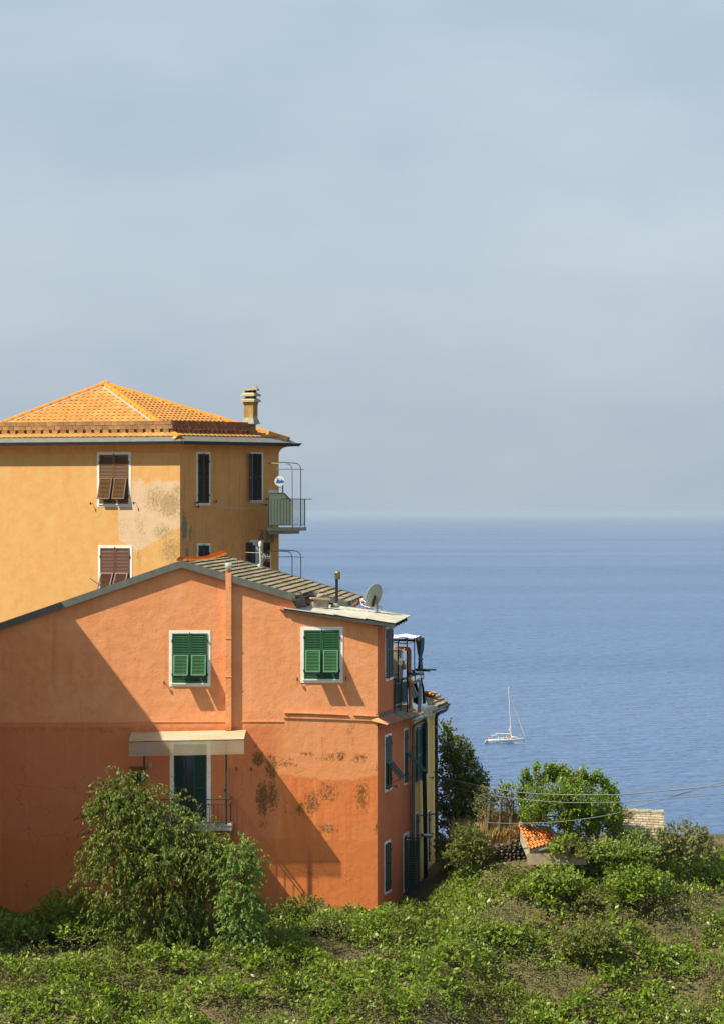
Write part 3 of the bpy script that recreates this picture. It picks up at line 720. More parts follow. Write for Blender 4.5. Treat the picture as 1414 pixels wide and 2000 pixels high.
# wall fittings by the balcony
mb = MB(); mb.box(fx(258), fx(285), -.1, .0, fz(1530), fz(1511)); mb.box(fx(259.5), fx(283.5), -.115, -.1, fz(1528.5), fz(1512.5)); put('meter_box', mb, simple('dark_meter_box', (.04, .03, .025), .7), oh, PF.M)
mb = MB(); mb.box(fx(291), fx(297), -.07, 0, fz(1500), fz(1490.5)); mb.box(fx(292.4), fx(295.6), -.085, -.07, fz(1497.5), fz(1493)); put('door_phone', mb, simple('grey_door_phone', (.42, .42, .38), .5), oh, PF.M)
mb = MB(); mb.box(fx(253), fx(286), -.22, 0, fz(1503), fz(1501)); mb.box(fx(253), fx(286), -.22, -.2, fz(1501), fz(1497)); put('wall_shelf', mb, simple('brown_shelf', (.16, .06, .03), .8), oh, PF.M)
mb = MB(); mb.tube([PF.at(449.5, 1503, .05), PF.at(449.5, 1555, .05)], .014, 6); mb.tube([PF.at(449.5, 1500, .05), PF.at(449.5, 1506, .05)], .024, 6); mb.tube([PF.at(457, 1556, .05), PF.at(457, 1650, .05)], .013, 6); wput('cable_conduit', mb, simple('grey_conduit', (.3, .22, .16), .6), oh)
for px, py in ((440, 1544), (462, 1501), (491, 1502)): hook(oh, PF, px, py, .07)

# ================================================================== OCHRE HOUSE BEHIND
PR = Plane(352, 150, .67, .74)
PL = Plane(352, 150, .894, -.447)
def plx(px): return PL.s_of(px)
def plz(px, py): return PL.loc(px, py)[1]
def ochre_left():
    t = NT('ochre_stucco_sunny'); x, _, z = t.sep()
    big = t.noise(.7, 5, .6); mid = t.noise(2.6, 6, .62); fine = t.noise(13, 5, .7); streak = t.noise(1.1, 6, .62, t.scaled((5, 1, .35)))
    c = t.mix(t.step(mid, .32, .7), (.56, .335, .126), (.54, .285, .092))
    c = t.mix(t.math('MULTIPLY', t.step(big, .45, .7), .5), c, (.58, .36, .145))
    zt = t.math('ADD', z, t.math('MULTIPLY', t.math('SUBTRACT', mid, .5), .9))
    # bare patch of paler render
    m = t.math('MULTIPLY', t.step(x, plx(231.5), plx(232.3)), t.step(zt, plz(300, 936), plz(300, 946)))
    x0, xm = plx(268), plx(351); z0, z1 = plz(268, 1077), plz(351, 1030)
    line = t.math('ADD', z0, t.math('MULTIPLY', t.math('SUBTRACT', x, x0), (z1 - z0) / (xm - x0)))
    line2 = t.math('ADD', z0, t.math('MULTIPLY', t.math('SUBTRACT', x0, x), (plz(240, 1058) - z0) / (x0 - plx(240))))
    low = t.math('MINIMUM', t.math('MAXIMUM', line, line2), plz(235, 1057) + 0.0) if False else t.math('MAXIMUM', line, line2)
    zj = t.math('ADD', z, t.math('MULTIPLY', t.math('SUBTRACT', t.noise(3.4, 4, .6), .5), .22))
    m = t.math('MULTIPLY', m, t.step(t.math('SUBTRACT', zj, t.math('MINIMUM', low, plz(240, 1000))), -.02, .02))
    c = t.mix(t.math('MULTIPLY', m, .92), c, t.mix(t.step(mid, .4, .7), (.55, .41, .275), (.53, .37, .22)))
    k = lambda px, py, rx, rz, st: (plx(px), plz(px, py), rx, rz, st)
    bl = [k(332, 985, .75, .75, 1.05), k(305, 975, .8, .7, .85), k(320, 1040, .7, .5, .8), k(275, 1030, .35, .9, .62), k(240, 1030, .4, .5, .55), k(335, 1075, .7, .8, .9), k(272, 1090, .16, .6, .75), k(226, 1010, .12, .3, .7), k(195, 1010, .3, .5, .5), k(345, 960, .3, .5, .8)]
    bm = blob_mask(t, x, z, bl)
    dn = t.noise(11, 8, .76, t.scaled((1, 1, .75)))
    dn = t.math('ADD', t.math('MULTIPLY', dn, .5), t.math('MULTIPLY', t.noise(30, 5, .75), .5))
    md = t.step(t.math('ADD', t.math('MULTIPLY', bm, .17), dn), .585, .66)
    c = t.mix(t.math('MULTIPLY', md, .8), c, t.mix(t.step(fine, .42, .62), (.29, .215, .09), (.20, .135, .045)))
    gp = t.step(t.math('ADD', t.math('MULTIPLY', bm, .3), t.noise(2.6, 5, .62, t.scaled((1, 1, .6), None, (3, 0, 9)))), .76, .86)
    c = t.mix(t.math('MULTIPLY', gp, .55), c, (.36, .29, .15))
    c = t.mix(t.math('MULTIPLY', t.step(streak, .55, .75), .3), c, (.46, .21, .06))
    return t.pbr(c, .92, t.bump(t.math('ADD', mid, t.math('MULTIPLY', fine, .3)), .45, .03), spec=.12)
OCL = ochre_left()
def k2(px, py, rx, rz, st): a = PR.loc(px, py); return (a[0], a[1], rx, rz, st)
OCR = stucco('ochre_stucco_shade_lifted', (.64, .315, .11), (.58, .275, .09), (.38, .17, .06), .5,  # same paint as the sunny face, red raised to offset its shade
             [k2(360, 1030, .22, .9, 1.), k2(372, 1040, .15, .7, .8), k2(365, 1080, .2, .6, .8), k2(511, 1048, .25, .4, .9), k2(528, 1045, .35, .5, 1.), k2(355, 965, .15, .8, .55), k2(440, 1070, .3, .5, .5), k2(527, 1000, .2, .5, .6)], (.17, .16, .12))
uh = thing('apartment_house', 'tall ochre house with brown shutters, tiled hip roof and brick parapet, behind the salmon gable', 'house', W(352, 1560, 150))
zw = 2.46; zbt = -9.5
u1, uw1 = window(uh, PL, 190, 883, 256, 990, .10, True, TRIM2); u2, uw2 = window(uh, PL, 192, 1065, 258.5, 1183, .10, True, TRIM2)
r3, _ = window(uh, PR, 383.5, 882, 411, 988, .085, True, TRIM2); r4, w4 = window(uh, PR, 489, 881.5, 514, 982, .085, True, TRIM2)
r5, _ = window(uh, PR, 384.5, 1061, 411.2, 1170, .085, True, TRIM2); r6, w6 = window(uh, PR, 489, 1055, 515, 1165, .085, True, TRIM2)
sL = PL.s_of(-75); sR = PR.s_of(545)
def hl(*ops): return [(o[0] - .04, o[1] - .04, o[2] + .04, o[3] + .04) for o in ops]
put('wall', wall_mesh([(sL, zbt), (0, zbt), (0, zw), (sL, zw)], hl(u1, u2), .13), OCL, uh, PL.M)
put('wall', wall_mesh([(0, zbt), (sR, zbt), (sR, zw), (0, zw)], hl(r3, r4, r5, r6), .13), OCR, uh, PR.M)
PC0 = PL.o.copy(); PCL = PL.o + PL.u * sL; PCR = PR.o + PR.u * sR; PBR = PCR + Vector((-1.6, 7, 0)); PBL = PCL + Vector((3.6, 7.2, 0))
mb = MB()
for a, b in ((PCR, PBR), (PBR, PBL), (PBL, PCL)):
    mb.flat([a + Vector((0, 0, zbt)), b + Vector((0, 0, zbt)), b + Vector((0, 0, zw)), a + Vector((0, 0, zw))])
wput('wall', mb, OCR, uh)
persiana(uh, PL, u1, BROWN, BROWN, True, 15, rail_at=.52)
persiana(uh, PL, u2, BROWN_RED, BROWN_RED, True, 27, rail_at=.54)
persiana(uh, PR, r3, BROWN_DK, BROWN_DK, False, flap=False, rail_at=.52, pitch=.06)
persiana(uh, PR, r5, BROWN_DK, BROWN_DK, False, flap=False, rail_at=.52, pitch=.06)
for P, px, py in ((PL, 181, 983), (PL, 265, 982), (PR, 380, 981), (PR, 417, 979), (PR, 382, 989), (PR, 520, 975), (PR, 514, 986)): hook(uh, P, px, py, .16)
# upper right window: one leaf shut, one standing open; lower right window: both leaves open
wl = (r4[2] - r4[0]) / 2; hh = r4[3] - r4[1]
louver('shutter', uh, PR.M @ T3(r4[0] + wl * 1.05, .01, r4[1]), wl * .95, hh, BROWN_DK, [hh * .5], False, st=.04, pitch=.06)
louver('shutter', uh, PR.M @ T3(r4[0] - .0, -.02, r4[1]) @ Matrix.Rotation(R(-152), 4, 'Z'), wl * 1.1, hh, BROWN_DK, [hh * .5], False, st=.04, pitch=.06)
hh = r6[3] - r6[1]
louver('shutter', uh, PR.M @ T3(r6[0] - wl * 1.25, -.04, r6[1]), wl * 1.2, hh, BROWN_DK, [hh * .45], False, st=.04, pitch=.06)
louver('shutter', uh, PR.M @ T3(r6[2] + .06, -.04, r6[1]), wl * 1.2, hh, BROWN_DK, [hh * .45], False, st=.04, pitch=.06)
mb = MB(); mb.box(r6[0], r6[2], .02, .05, r6[3] - .1, r6[3]); mb.box(r6[0] + wl * .95, r6[0] + wl * 1.05, .02, .05, r6[1], r6[3] - .1); mb.box(r6[2] - .1, r6[2], .02, .05, r6[1], r6[3] - .1); mb.box(r6[0], r6[0] + .05, .02, .05, r6[1], r6[3] - .1)
put('casement', mb, simple('white_painted_wood', (.62, .66, .58), .5), w6, PR.M)
mb = MB(); mb.box(r6[0] + wl * 1.1, r6[2] - .1, .055, .065, r6[1], r6[3] - .1); put('curtain_cloth', mb, simple('pale_green_net', (.42, .50, .42), .8), w6, PR.M)

# roof geometry
OFF = .46
def isect(p, d, q, e):
    det = d.x * -e.y + e.x * d.y; r = q - p; t = (r.x * -e.y + e.x * r.y) / det
    return Vector((p.x + d.x * t, p.y + d.y * t, 0))
zg = EYE + (1000 - 860.5) / FOC * 149.4
def inset(off):
    c = isect(PL.o + PL.n * off, PL.u, PR.o + PR.n * off, PR.u)
    return PL.o + PL.u * sL + PL.n * off, c, PR.o + PR.u * (sR + max(off, 0) * .95) + PR.n * off
GL, G0, GR = [Vector((p.x, p.y, zg)) for p in inset(OFF)]
AP = W(205, 752, 156)
class RoofPl:                   # roof plane through an eaves line and the apex: local x along the eaves, y up the slope
    def __init__(s, o, u, a):
        s.o = o; s.u = u.normalized(); n = s.u.cross(a - o).normalized()
        if n.z < 0: n = -n
        s.n = n; s.v = n.cross(s.u)
        if s.v.z < 0: s.v = -s.v
        s.M = Matrix(((s.u.x, s.v.x, s.n.x, o.x), (s.u.y, s.v.y, s.n.y, o.y), (s.u.z, s.v.z, s.n.z, o.z), (0, 0, 0, 1)))
        s.a = ((a - o).dot(s.u), (a - o).dot(s.v))
RL = RoofPl(G0, Vector((PL.u.x, PL.u.y, 0)), AP); RR = RoofPl(G0, Vector((PR.u.x, PR.u.y, 0)), AP)
def rp(P, x, y, z=0): return P.o + P.u * x + P.v * y + P.n * z
lenL = (GL - G0).dot(RL.u); lenR = (GR - G0).dot(RR.u)
TERRA = simple('ochre_terracotta', (.45, .215, .055), .85, .22, 9, objvar=.24, bump=.2)
TERRA_S = simple('terracotta_pantile', (.42, .195, .045), .85, .38, 5, bump=.2)
HIPT = simple('orange_hip_tile', (.62, .205, .014), .75, .12, 12, objvar=.08)
MORTAR = simple('lime_mortar', (.33, .30, .235), .95, .25, 10, bump=.4)
# deck under the tiles
mb = MB(); ins = .12
mb.flat([rp(RL, lenL, 0, -.05), rp(RL, 0, 0, -.05), rp(RL, RL.a[0], RL.a[1], -.05)]); mb.flat([rp(RR, 0, 0, -.05), rp(RR, lenR, 0, -.05), rp(RR, RR.a[0], RR.a[1], -.05)])
bk1 = PBR + Vector((0, 0, zg - EYE)); bk2 = PBL + Vector((0, 0, zg - EYE))
mb.flat([GR + Vector((0, 0, -.05)), bk1, AP + Vector((0, 0, -.05))]); mb.flat([bk1, bk2, AP + Vector((0, 0, -.05))]); mb.flat([bk2, GL + Vector((0, 0, -.05)), AP + Vector((0, 0, -.05))])
wput('roof_deck', mb, TERRA_S, uh)
def tile_mesh(w, l, mat, n=6):
    m = MB(); vs = []
    for y, dz in ((0, .038), (l * 1.12, 0)):
        for i in range(n + 1):
            x = i / n; vs.append((x * w, y, dz + .013 * (math.sin(x * math.pi * 2 - .6))))
    fs = [(i, i + 1, n + 2 + i, n + 1 + i) for i in range(n)]
    lip = [(v[0], v[1], v[2] - .06) for v in vs[:n + 1]]
    m.add(vs, fs, True); m.add(vs[:n + 1] + lip, [(i, n + 1 + i, n + 2 + i, i + 1) for i in range(n)])
    me = m.mesh('roof_tile'); me.materials.append(mat); return me
TW, TLN = .235, .30
tmesh = tile_mesh(TW, TLN, TERRA)
FP = .125
yPL, yPR = FP * RL.a[1], FP * RR.a[1]
PIN = 1.02                      # slope distance at which the parapet stands
def xr(P, y):                   # extent of the plane along the eaves at slope height y
    f = y / P.a[1]; return P.a[0] * f
singles = []; rest = MB(); restR = MB()
def add_tile(P, x, y, store, rj=1.):
    M = P.M @ T3(x, y, .02) @ Matrix.Rotation(R(random.uniform(-1.2, 1.2) * rj), 4, 'Z') @ Matrix.Rotation(R(2.5), 4, 'X')
    store.append(M)
left = []
ylist = [yPL - .30] + [yPL + .12 + i * TLN * .93 for i in range(int((RL.a[1] - yPL - .3) / (TLN * .93)))]
for y in ylist:
    hip = xr(RL, y); x = hip - .18 - TW
    far = lenL + (RL.a[0] - lenL) * (y / RL.a[1])
    while x > far - .1: add_tile(RL, x, y, left); x -= TW * .97
def pxof(M):
    p = M.translation; return 707 + p.x / p.y * FOC
inview = [M for M in left if 176 < pxof(M)]; other = [M for M in left if not 176 < pxof(M)]
print('left tiles', len(inview), len(other))
if len(inview) > 292: other += inview[292:]; inview = inview[:292]
for M in inview: put('roof_tile', tmesh, TERRA, uh, M)
def join_tiles(Ms, me, mat, name):
    mb = MB(); V = [v.co.copy() for v in me.vertices]; F = [tuple(p.vertices) for p in me.polygons]; S = [p.use_smooth for p in me.polygons]
    for M in Ms:
        b = len(mb.v); mb.v += [tuple(M @ v) for v in V]; mb.f += [tuple(i + b for i in f) for f in F]; mb.sm += S
    return wput(name, mb, mat, uh, kind='stuff')
join_tiles(other, tmesh, TERRA_S, 'roof_tiles')
right = []
ylist = [yPR - .34] + [yPR + .12 + i * TLN * .98 for i in range(int((RR.a[1] - yPR - .3) / (TLN * .98)))]
for y in ylist:
    x = xr(RR, y) + .12; far = lenR + (RR.a[0] - lenR) * (y / RR.a[1])
    while x < far - .2: add_tile(RR, x, y, right); x += TW * .97
t2 = tile_mesh(TW, TLN * 1.05, TERRA_S)
join_tiles(right, t2, TERRA_S, 'roof_tiles')
# hip caps
m = MB(); n = 7; vs = []
for j, (y, r) in enumerate(((0, .135), (.10, .125), (.46, .105))):
    for i in range(n): t = math.pi * (i / (n - 1)); vs.append((math.cos(t) * r, y, math.sin(t) * r * .9))
fs = [(j * n + i, j * n + i + 1, (j + 1) * n + i + 1, (j + 1) * n + i) for j in range(2) for i in range(n - 1)] + [tuple(range(n))]
m.add(vs, fs, True); hipm = m.mesh('hip_tile'); hipm.materials.append(HIPT)
def hip_run(a, b, f0, f1, step=.40):
    d = (b - a); Ln = d.length; d.normalize(); s = d.cross(Vector((0, 0, 1))).normalized(); up = s.cross(d)
    t = Ln * f0
    while t < Ln * f1:
        p = a + d * t + up * .02
        M = Matrix(((s.x, d.x, up.x, p.x), (s.y, d.y, up.y, p.y), (s.z, d.z, up.z, p.z), (0, 0, 0, 1))) @ Matrix.Rotation(R(3.5), 4, 'X') @ Matrix.Rotation(R(random.uniform(-2, 2)), 4, 'Z')
        put('hip_tile', hipm, HIPT, uh, M); t += step
    mb = MB(); q = [a + d * (Ln * f0), a + d * (Ln * f1)]
    for sg in (-1, 1):
        mb.hexa([q[0] + s * sg * .12 - up * .05, q[1] + s * sg * .12 - up * .05, q[1] + s * sg * .20 - up * .05, q[0] + s * sg * .20 - up * .05], [q[0] + s * sg * .12 + up * .03, q[1] + s * sg * .12 + up * .03, q[1] + s * sg * .20 - up * .0, q[0] + s * sg * .20 - up * .0])
    wput('hip_mortar', mb, MORTAR, uh)
hl0 = (AP - G0).length
hip_run(G0, AP, FP + .03, .965); hip_run(G0, AP, .28 / hl0, FP - .06)
hip_run(GR, AP, .3 / (AP - GR).length, .965); hip_run(GL, AP, .0, .965)
mb = MB(); mb.lathe([(.22, -.03), (.2, .08), (.1, .15), (.02, .17)], 10, Matrix.Translation(AP)); wput('apex_cap', mb, HIPT, uh)
# zinc apron and dark gutter
for P, a, b, nm in ((RL, lenL, .0, 'l'), (RR, .0, lenR, 'r')):
    za_ = .30 if nm == 'l' else yPR - .2
    mb = MB(); mb.flat([rp(P, a, -.02, .0), rp(P, b, -.02, .0), rp(P, b + xr(P, za_) * (0 if abs(b) > .1 else 1), za_, .02), rp(P, a + xr(P, za_) * (0 if abs(a) > .1 else 1), za_, .02)]); wput('zinc_apron', mb, ZINC, uh)
GUT = simple('dark_gutter', (.045, .04, .038), .6, .2)
for a, b in ((GL, G0), (G0, GR)):
    d = (b - a).normalized(); s = Vector((d.y, -d.x, 0)); mb = MB(); e0, e1 = a - d * .0, b + d * .0
    # one-piece box gutter with a moulded lip
    prof = [(0, 0), (.09, .0), (.09, -.03), (.07, -.06), (.05, -.12), (0, -.12)]
    vs = [e0 + s * x + Vector((0, 0, z - .015)) for x, z in prof] + [e1 + s * x + Vector((0, 0, z - .015)) for x, z in prof]; n = len(prof)
    if b is GR:                 # pointed outer end
        vs[n:] = [e1 + s * x + d * (.28 + z * 1.2) + Vector((0, 0, z - .015)) for x, z in prof]
    mb.add(vs, [(i, (i + 1) % n, (i + 1) % n + n, i + n) for i in range(n)] + [tuple(range(n))[::-1], tuple(range(n, 2 * n))]); wput('gutter', mb, GUT, uh)
# coved cornice between wall and gutter
prof = [(.002, -.34), (.02, -.25), (.06, -.17), (.14, -.10), (.26, -.06), (.40, -.05), (.44, -.05), (.44, .0)]
mb = MB(); n = len(prof); vs = []
for (o_, z) in prof:
    a, c, b = inset(o_); b = PR.o + PR.u * (sR + o_ * .8) + PR.n * o_
    vs += [Vector((a.x, a.y, zg + z - .09)), Vector((c.x, c.y, zg + z - .09)), Vector((b.x, b.y, zg + z - .09))]
fs = []
for i in range(n - 1): fs += [(i * 3, i * 3 + 1, i * 3 + 4, i * 3 + 3), (i * 3 + 1, i * 3 + 2, i * 3 + 5, i * 3 + 4)]
endp = [i * 3 + 2 for i in range(n)]
mb.add(vs, fs, True); mb.add([vs[i] for i in endp] + [Vector((PCR.x, PCR.y, zg - .09)), Vector((PCR.x, PCR.y, zg - .43))], [tuple(range(n + 2))])
# return along the hidden end wall
wput('cornice', mb, OCR, uh)
# brick parapet
BRICK = simple('hollow_brick', (.31, .165, .06), .9, .35, 14, bump=.35, objvar=.28)
BRICK_D = simple('shade_side_brick', (.27, .10, .05), .9, .45, 12, bump=.35, objvar=.3)  # darker brick copy, the shade of this run put into its colour
BM = simple('grey_brick_mortar', (.19, .155, .105), .95, .35, 9, bump=.4)
def parapet(P, x0, x1, mat, bw, gap, y):
    """x0 at the corner; bricks run away from it"""
    base = P.o + P.v * y; zb_ = base.z + .02; h = .158; th = .12
    ax = P.u; nn = Vector((P.u.y, -P.u.x, 0))
    M0 = Matrix(((ax.x, -nn.x, 0, base.x), (ax.y, -nn.y, 0, base.y), (0, 0, 1, zb_), (0, 0, 0, 1)))
    lo, hi = min(x0, x1), max(x0, x1)
    core = MB(); core.box(lo, hi, .012, th - .012, h + .0, h * 3 - .015); core.box(lo, hi, -.004, th + .02, -.12, .015); put('parapet_mortar', core, BM, uh, M0)
    me = MB().box(0, bw - .022, 0, th, 0, h - .02).mesh('brick'); me.materials.append(mat)
    for c in range(3):
        if c == 0:
            x = lo + gap * .5
            while x < hi - bw * .5: put('brick', me, mat, uh, M0 @ T3(x, random.uniform(-.006, .006), .012)); x += bw + gap
        else:
            x = lo - (bw * .5 if c == 2 else 0) + .009
            while x < hi - .05:
                xx = max(x, lo); w = min(x + bw - .018, hi) - xx
                if w > .05: put('brick', me, mat, uh, M0 @ T3(xx, random.uniform(-.008, .008), c * h + random.uniform(-.003, .003)) @ Matrix.Diagonal((w / (bw - .018), 1, 1, 1)))
                x += bw
    return M0
xc = xr(RL, yPL); parapet(RL, lenL * .98, xc + .0, BRICK, .255, .11, yPL)
xcr = xr(RR, yPR); xe = PR.s_of(521) + .0
Mpr = parapet(RR, xcr + .0, xe + .15, BRICK_D, .20, .05, yPR)
mb = MB(); mb.box(xe - .16, xe + .16, -.02, .14, -.1, .44); mb.box(xe - .1, xe + .45, .0, .12, -.2, .02)
mb.add([(xe + .15, -.0, .22), (xe + .55, .0, -.16), (xe + .15, .0, -.16), (xe + .15, .12, .22), (xe + .55, .12, -.16), (xe + .15, .12, -.16)], [(0, 2, 1), (3, 4, 5), (0, 1, 4, 3)]); put('parapet_end', mb, BM, uh, Mpr)

# chimney
CHM = NT('ochre_stained_chimney'); x, _, z = CHM.sep(); nz = CHM.noise(5, 6, .65, CHM.scaled((1.6, 1.6, .4))); n2 = CHM.noise(11, 5, .7)
cc = CHM.mix(CHM.step(nz, .38, .62), (.36, .25, .11), (.28, .17, .03)); cc = CHM.mix(CHM.math('MULTIPLY', CHM.step(CHM.math('ADD', n2, CHM.math('MULTIPLY', CHM.step(z, .3, 0.), .22)), .66, .7), .9), cc, (.55, .48, .36))
CHM.pbr(cc, .9, CHM.bump(n2, .4, .03), spec=.1)
dch = 153.2; cb = W(495, 821, dch); Mc = Matrix.Translation(cb) @ Matrix.Rotation(math.atan2(PL.u.y, PL.u.x), 4, 'Z')
ch = MB(); wa, wb_ = .40, .36
ch.box(-wa, 0, 0, wb_, -.15, .70); ch.box(-wa - .02, .02, -.02, wb_ + .02, .62, .70)
chim = put('chimney', ch, CHM.m, uh, Mc)
ch = MB(); ch.add([(-wa - .06, -.06, -.12), (.06, -.06, -.12), (.08, wb_ + .06, -.12), (-wa - .06, wb_ + .06, -.12), (-wa, 0, .1), (0, 0, .1), (0, wb_, .1), (-wa, wb_, .1)], [(0, 1, 5, 4), (1, 2, 6, 5), (2, 3, 7, 6), (3, 0, 4, 7)]); put('chimney_foot', ch, MORTAR, chim, Mc)
CAPC = simple('pale_concrete_cap', (.40, .34, .2), .9, .25, 10, bump=.3)
def cap(z, h, o):
    c_ = MB(); a = o; b = o - .12; 
    c_.add([(-wa - a, -a, z), (a, -a, z), (a, wb_ + a, z), (-wa - a, wb_ + a, z), (-wa - a, -a, z + h * .45), (a, -a, z + h * .45), (a, wb_ + a, z + h * .45), (-wa - a, wb_ + a, z + h * .45),
            (-wa - b, -b, z + h), (b, -b, z + h), (b, wb_ + b, z + h), (-wa - b, wb_ + b, z + h)],
           [(3, 2, 1, 0), (0, 1, 5, 4), (1, 2, 6, 5), (2, 3, 7, 6), (3, 0, 4, 7), (4, 5, 9, 8), (5, 6, 10, 9), (6, 7, 11, 10), (7, 4, 8, 11), (8, 9, 10, 11)])
    put('chimney_cap', c_, CAPC, chim, Mc)
    s_ = MB()
    for xx in (-wa - b + .06, b - .06 - .0):
        for yy in (-b + .06, wb_ + b - .06): s_.box(xx - .055, xx + .055, yy - .055, yy + .055, z + h - .01, z + h + .075)
    put('cap_spacer', s_, simple('sooty_spacer', (.03, .028, .02), .9), chim, Mc)
cap(.70, .15, .09); cap(.91, .15, .09)
c_ = MB(); c_.box(-wa - .05, .05, -.05, wb_ + .05, 1.125, 1.19); put('chimney_cap', c_, CAPC, chim, Mc)
mb = MB(); b = W(497, 760, dch); mb.add([(-.17, 0, -.03), (-.05, -.06, -.02), (.1, -.07, -.02), (.13, .05, -.02), (-.02, .08, -.03), (-.05, 0, .06), (.03, .0, .085), (.12, .0, .045), (.125, .02, .14)], [(0, 1, 5), (1, 2, 6, 5), (2, 7, 6), (2, 3, 8, 7), (3, 4, 6, 8), (4, 0, 5, 6), (6, 7, 8), (0, 4, 3, 2, 1)], False, Matrix.Translation(b))
tag(wput('tile_fragment', mb, simple('tan_clay_shard', (.40, .25, .11), .9, .3, 12)), 'broken tan clay shard lying on top of the ochre chimney', 'tile fragment')

# balcony at the sea end
BALC = simple('grey_balcony_concrete', (.26, .25, .17), .9, .25, 6, bump=.2)
RAILG = simple('grey_green_rail', (.13, .14, .11), .5, .2)
def bal_slab(dy, name='balcony'):
    d0, d1 = 151.6, 156.5
    a, b, c, e = W(521.5, 1031, d0), W(574, 1031, d0 + 1.15), W(599, 1030, d1), W(541, 1030, d1)
    mb = MB(); o = Vector((0, 0, dy)); h = Vector((0, 0, -.13))
    a.z = W(521.5, 1030.5, 152.2).z; c.z = e.z = a.z; b.z = a.z
    mb.hexa([p + h + o for p in (a, b, c, e)], [p + o for p in (a, b, c, e)])
    s_ = Vector((0, 0, -.24)); a2, b2, c2, e2 = a.lerp(c, .04), a.lerp(c, .04) + (b - a) * .88, a.lerp(c, .82), e.lerp(c, .1)
    mb.hexa([p + s_ + o for p in (a2, b2, c2, e2)], [p + h + o for p in (a2, b2, c2, e2)])
    return wput(name, mb, BALC, uh), a, b, c, e
bl_, ba, bb, bc, be = bal_slab(0)
zr_ = W(560, 974, 151.7).z; zl_ = W(560, 1026, 151.7).z
mb = MB()
i0, i1 = ba.lerp(bb, .06) + Vector((0, .06, 0)), bb + Vector((-.03, .06, 0)); i2 = bc + Vector((-.06, 0, 0))
def atz(p, z): return Vector((p.x, p.y, z))
mb.tube([atz(i0 - Vector((.12, 0, 0)), zr_), atz(i1, zr_), atz(i2, zr_), atz(i2, zr_) + Vector((.25, .2, .0))], .016, 6)
mb.tube([atz(i0, zl_), atz(i1, zl_), atz(i2, zl_)], .014, 6)
for p in (i0, i1, i2): mb.tube([atz(p, ba.z), atz(p, zr_)], .02, 6)
wput('balcony_rail', mb, RAILG, bl_)
barm = MB().tube([(0, 0, 0), (0, 0, zr_ - zl_)], .008, 6).mesh('baluster'); barm.materials.append(RAILG)
for k in range(1, 8): put('baluster', barm, RAILG, bl_, Matrix.Translation(atz(i0.lerp(i1, k / 8), zl_)))
for k in range(0, 12): put('baluster', barm, RAILG, bl_, Matrix.Translation(atz(i1.lerp(i2, (k + .3) / 12), zl_)))
PANEL = simple('cream_balcony_panel', (.46, .47, .31), .7, .1, 4)
def dpan(px): return 151.6 + (px - 521.5) * 1.15 / 52.5 + .12
mb = MB(); pp = [(526, 1026), (570.5, 1026), (570.5, 979), (556, 963.5), (526, 963.5)]
q0 = [W(x, y, dpan(x)) for x, y in pp]; q1 = [p + Vector((-.015, .02, 0)) for p in q0]; n = 5
mb.add(q0 + q1, [tuple(range(5)), tuple(range(5, 10))[::-1]] + [(i, (i + 1) % n, (i + 1) % n + n, i + n) for i in range(n)]); wput('wind_screen', mb, PANEL, bl_)
mb = MB(); mb.tube([W(x, y, dpan(x) - .02) for x, y in ((526, 963.3), (556, 963.3), (570.8, 979.5))], .02, 6); mb.tube([W(525.5, 963, dpan(525)), W(525.5, 1028, dpan(525))], .022, 6); wput('screen_edge', mb, RAILG, bl_)
y_ = 152.3
def wp(px, py): p = W(px, py, y_); return (p.x, p.z)
mb = MB(); mb.prism([wp(525.5, 975), wp(543.3, 975), wp(543.3, 957), wp(525.5, 957)], y_, y_ + .3); tag(wput('storage_box', mb, simple('white_plastic_box', (.62, .64, .58), .5)), 'white box standing behind the cream balcony screen of the ochre house', 'box')
def frame_pipe(parent, pts, r=.017, mat=METAL): mb = MB(); mb.tube(pts, r, 6); return wput('awning_pipe', mb, mat, parent)
def arc(p, q, c, n=6): return [(1 - t) ** 2 * Vector(p) + 2 * t * (1 - t) * Vector(c) + t * t * Vector(q) for t in [i / n for i in range(n + 1)]]
def pergola_set(top, ye, parent):
    d, e = 152.0, 155.8
    frame_pipe(parent, [W(523, top, 150.9 + 1.7), W(560, top + 1, d)] + arc(W(560, top + 1, d), W(571, top + 11.5, d), W(569, top + 1, d)) + [W(571.3, ye, d)], .02)
    frame_pipe(parent, [W(543, top - 2, e), W(577, top, e)] + arc(W(577, top, e), W(588, top + 12, e), W(586.5, top + 1, e)) + [W(588, ye, e)], .02)
    frame_pipe(parent, [W(540, top + 12, d), W(571, top + 11.5, d), W(594, top + 12.5, e)], .016)
pergola_set(904.5, 1029, bl_)
bl2, *_ = bal_slab(-4.1)
pergola_set(1076, 1245, bl2)
# clotheslines along the shaded face
for (a, b, sg) in (((382, 988), (424, 986), 0.), ((408, 988.5), (527, 989.5), .06), ((408, 990), (527, 987), .10)):
    p, q = PR.at(*a, .3), PR.at(*b, .35); mb = MB(); mb.tube([p.lerp(q, t) - Vector((0, 0, sg * 4 * t * (1 - t))) for t in [i / 8 for i in range(9)]], .006, 4); wput('clothes_line', mb, simple('pale_cord', (.5, .45, .35), .8), uh)
mb = MB(); mb.tube([PR.at(514, 986, 0), PR.at(514, 986, .4)], .015, 5); mb.tube([PR.at(515, 986, .38), PR.at(538, 984, .45)], .015, 5); wput('line_bracket', mb, IRON, uh)

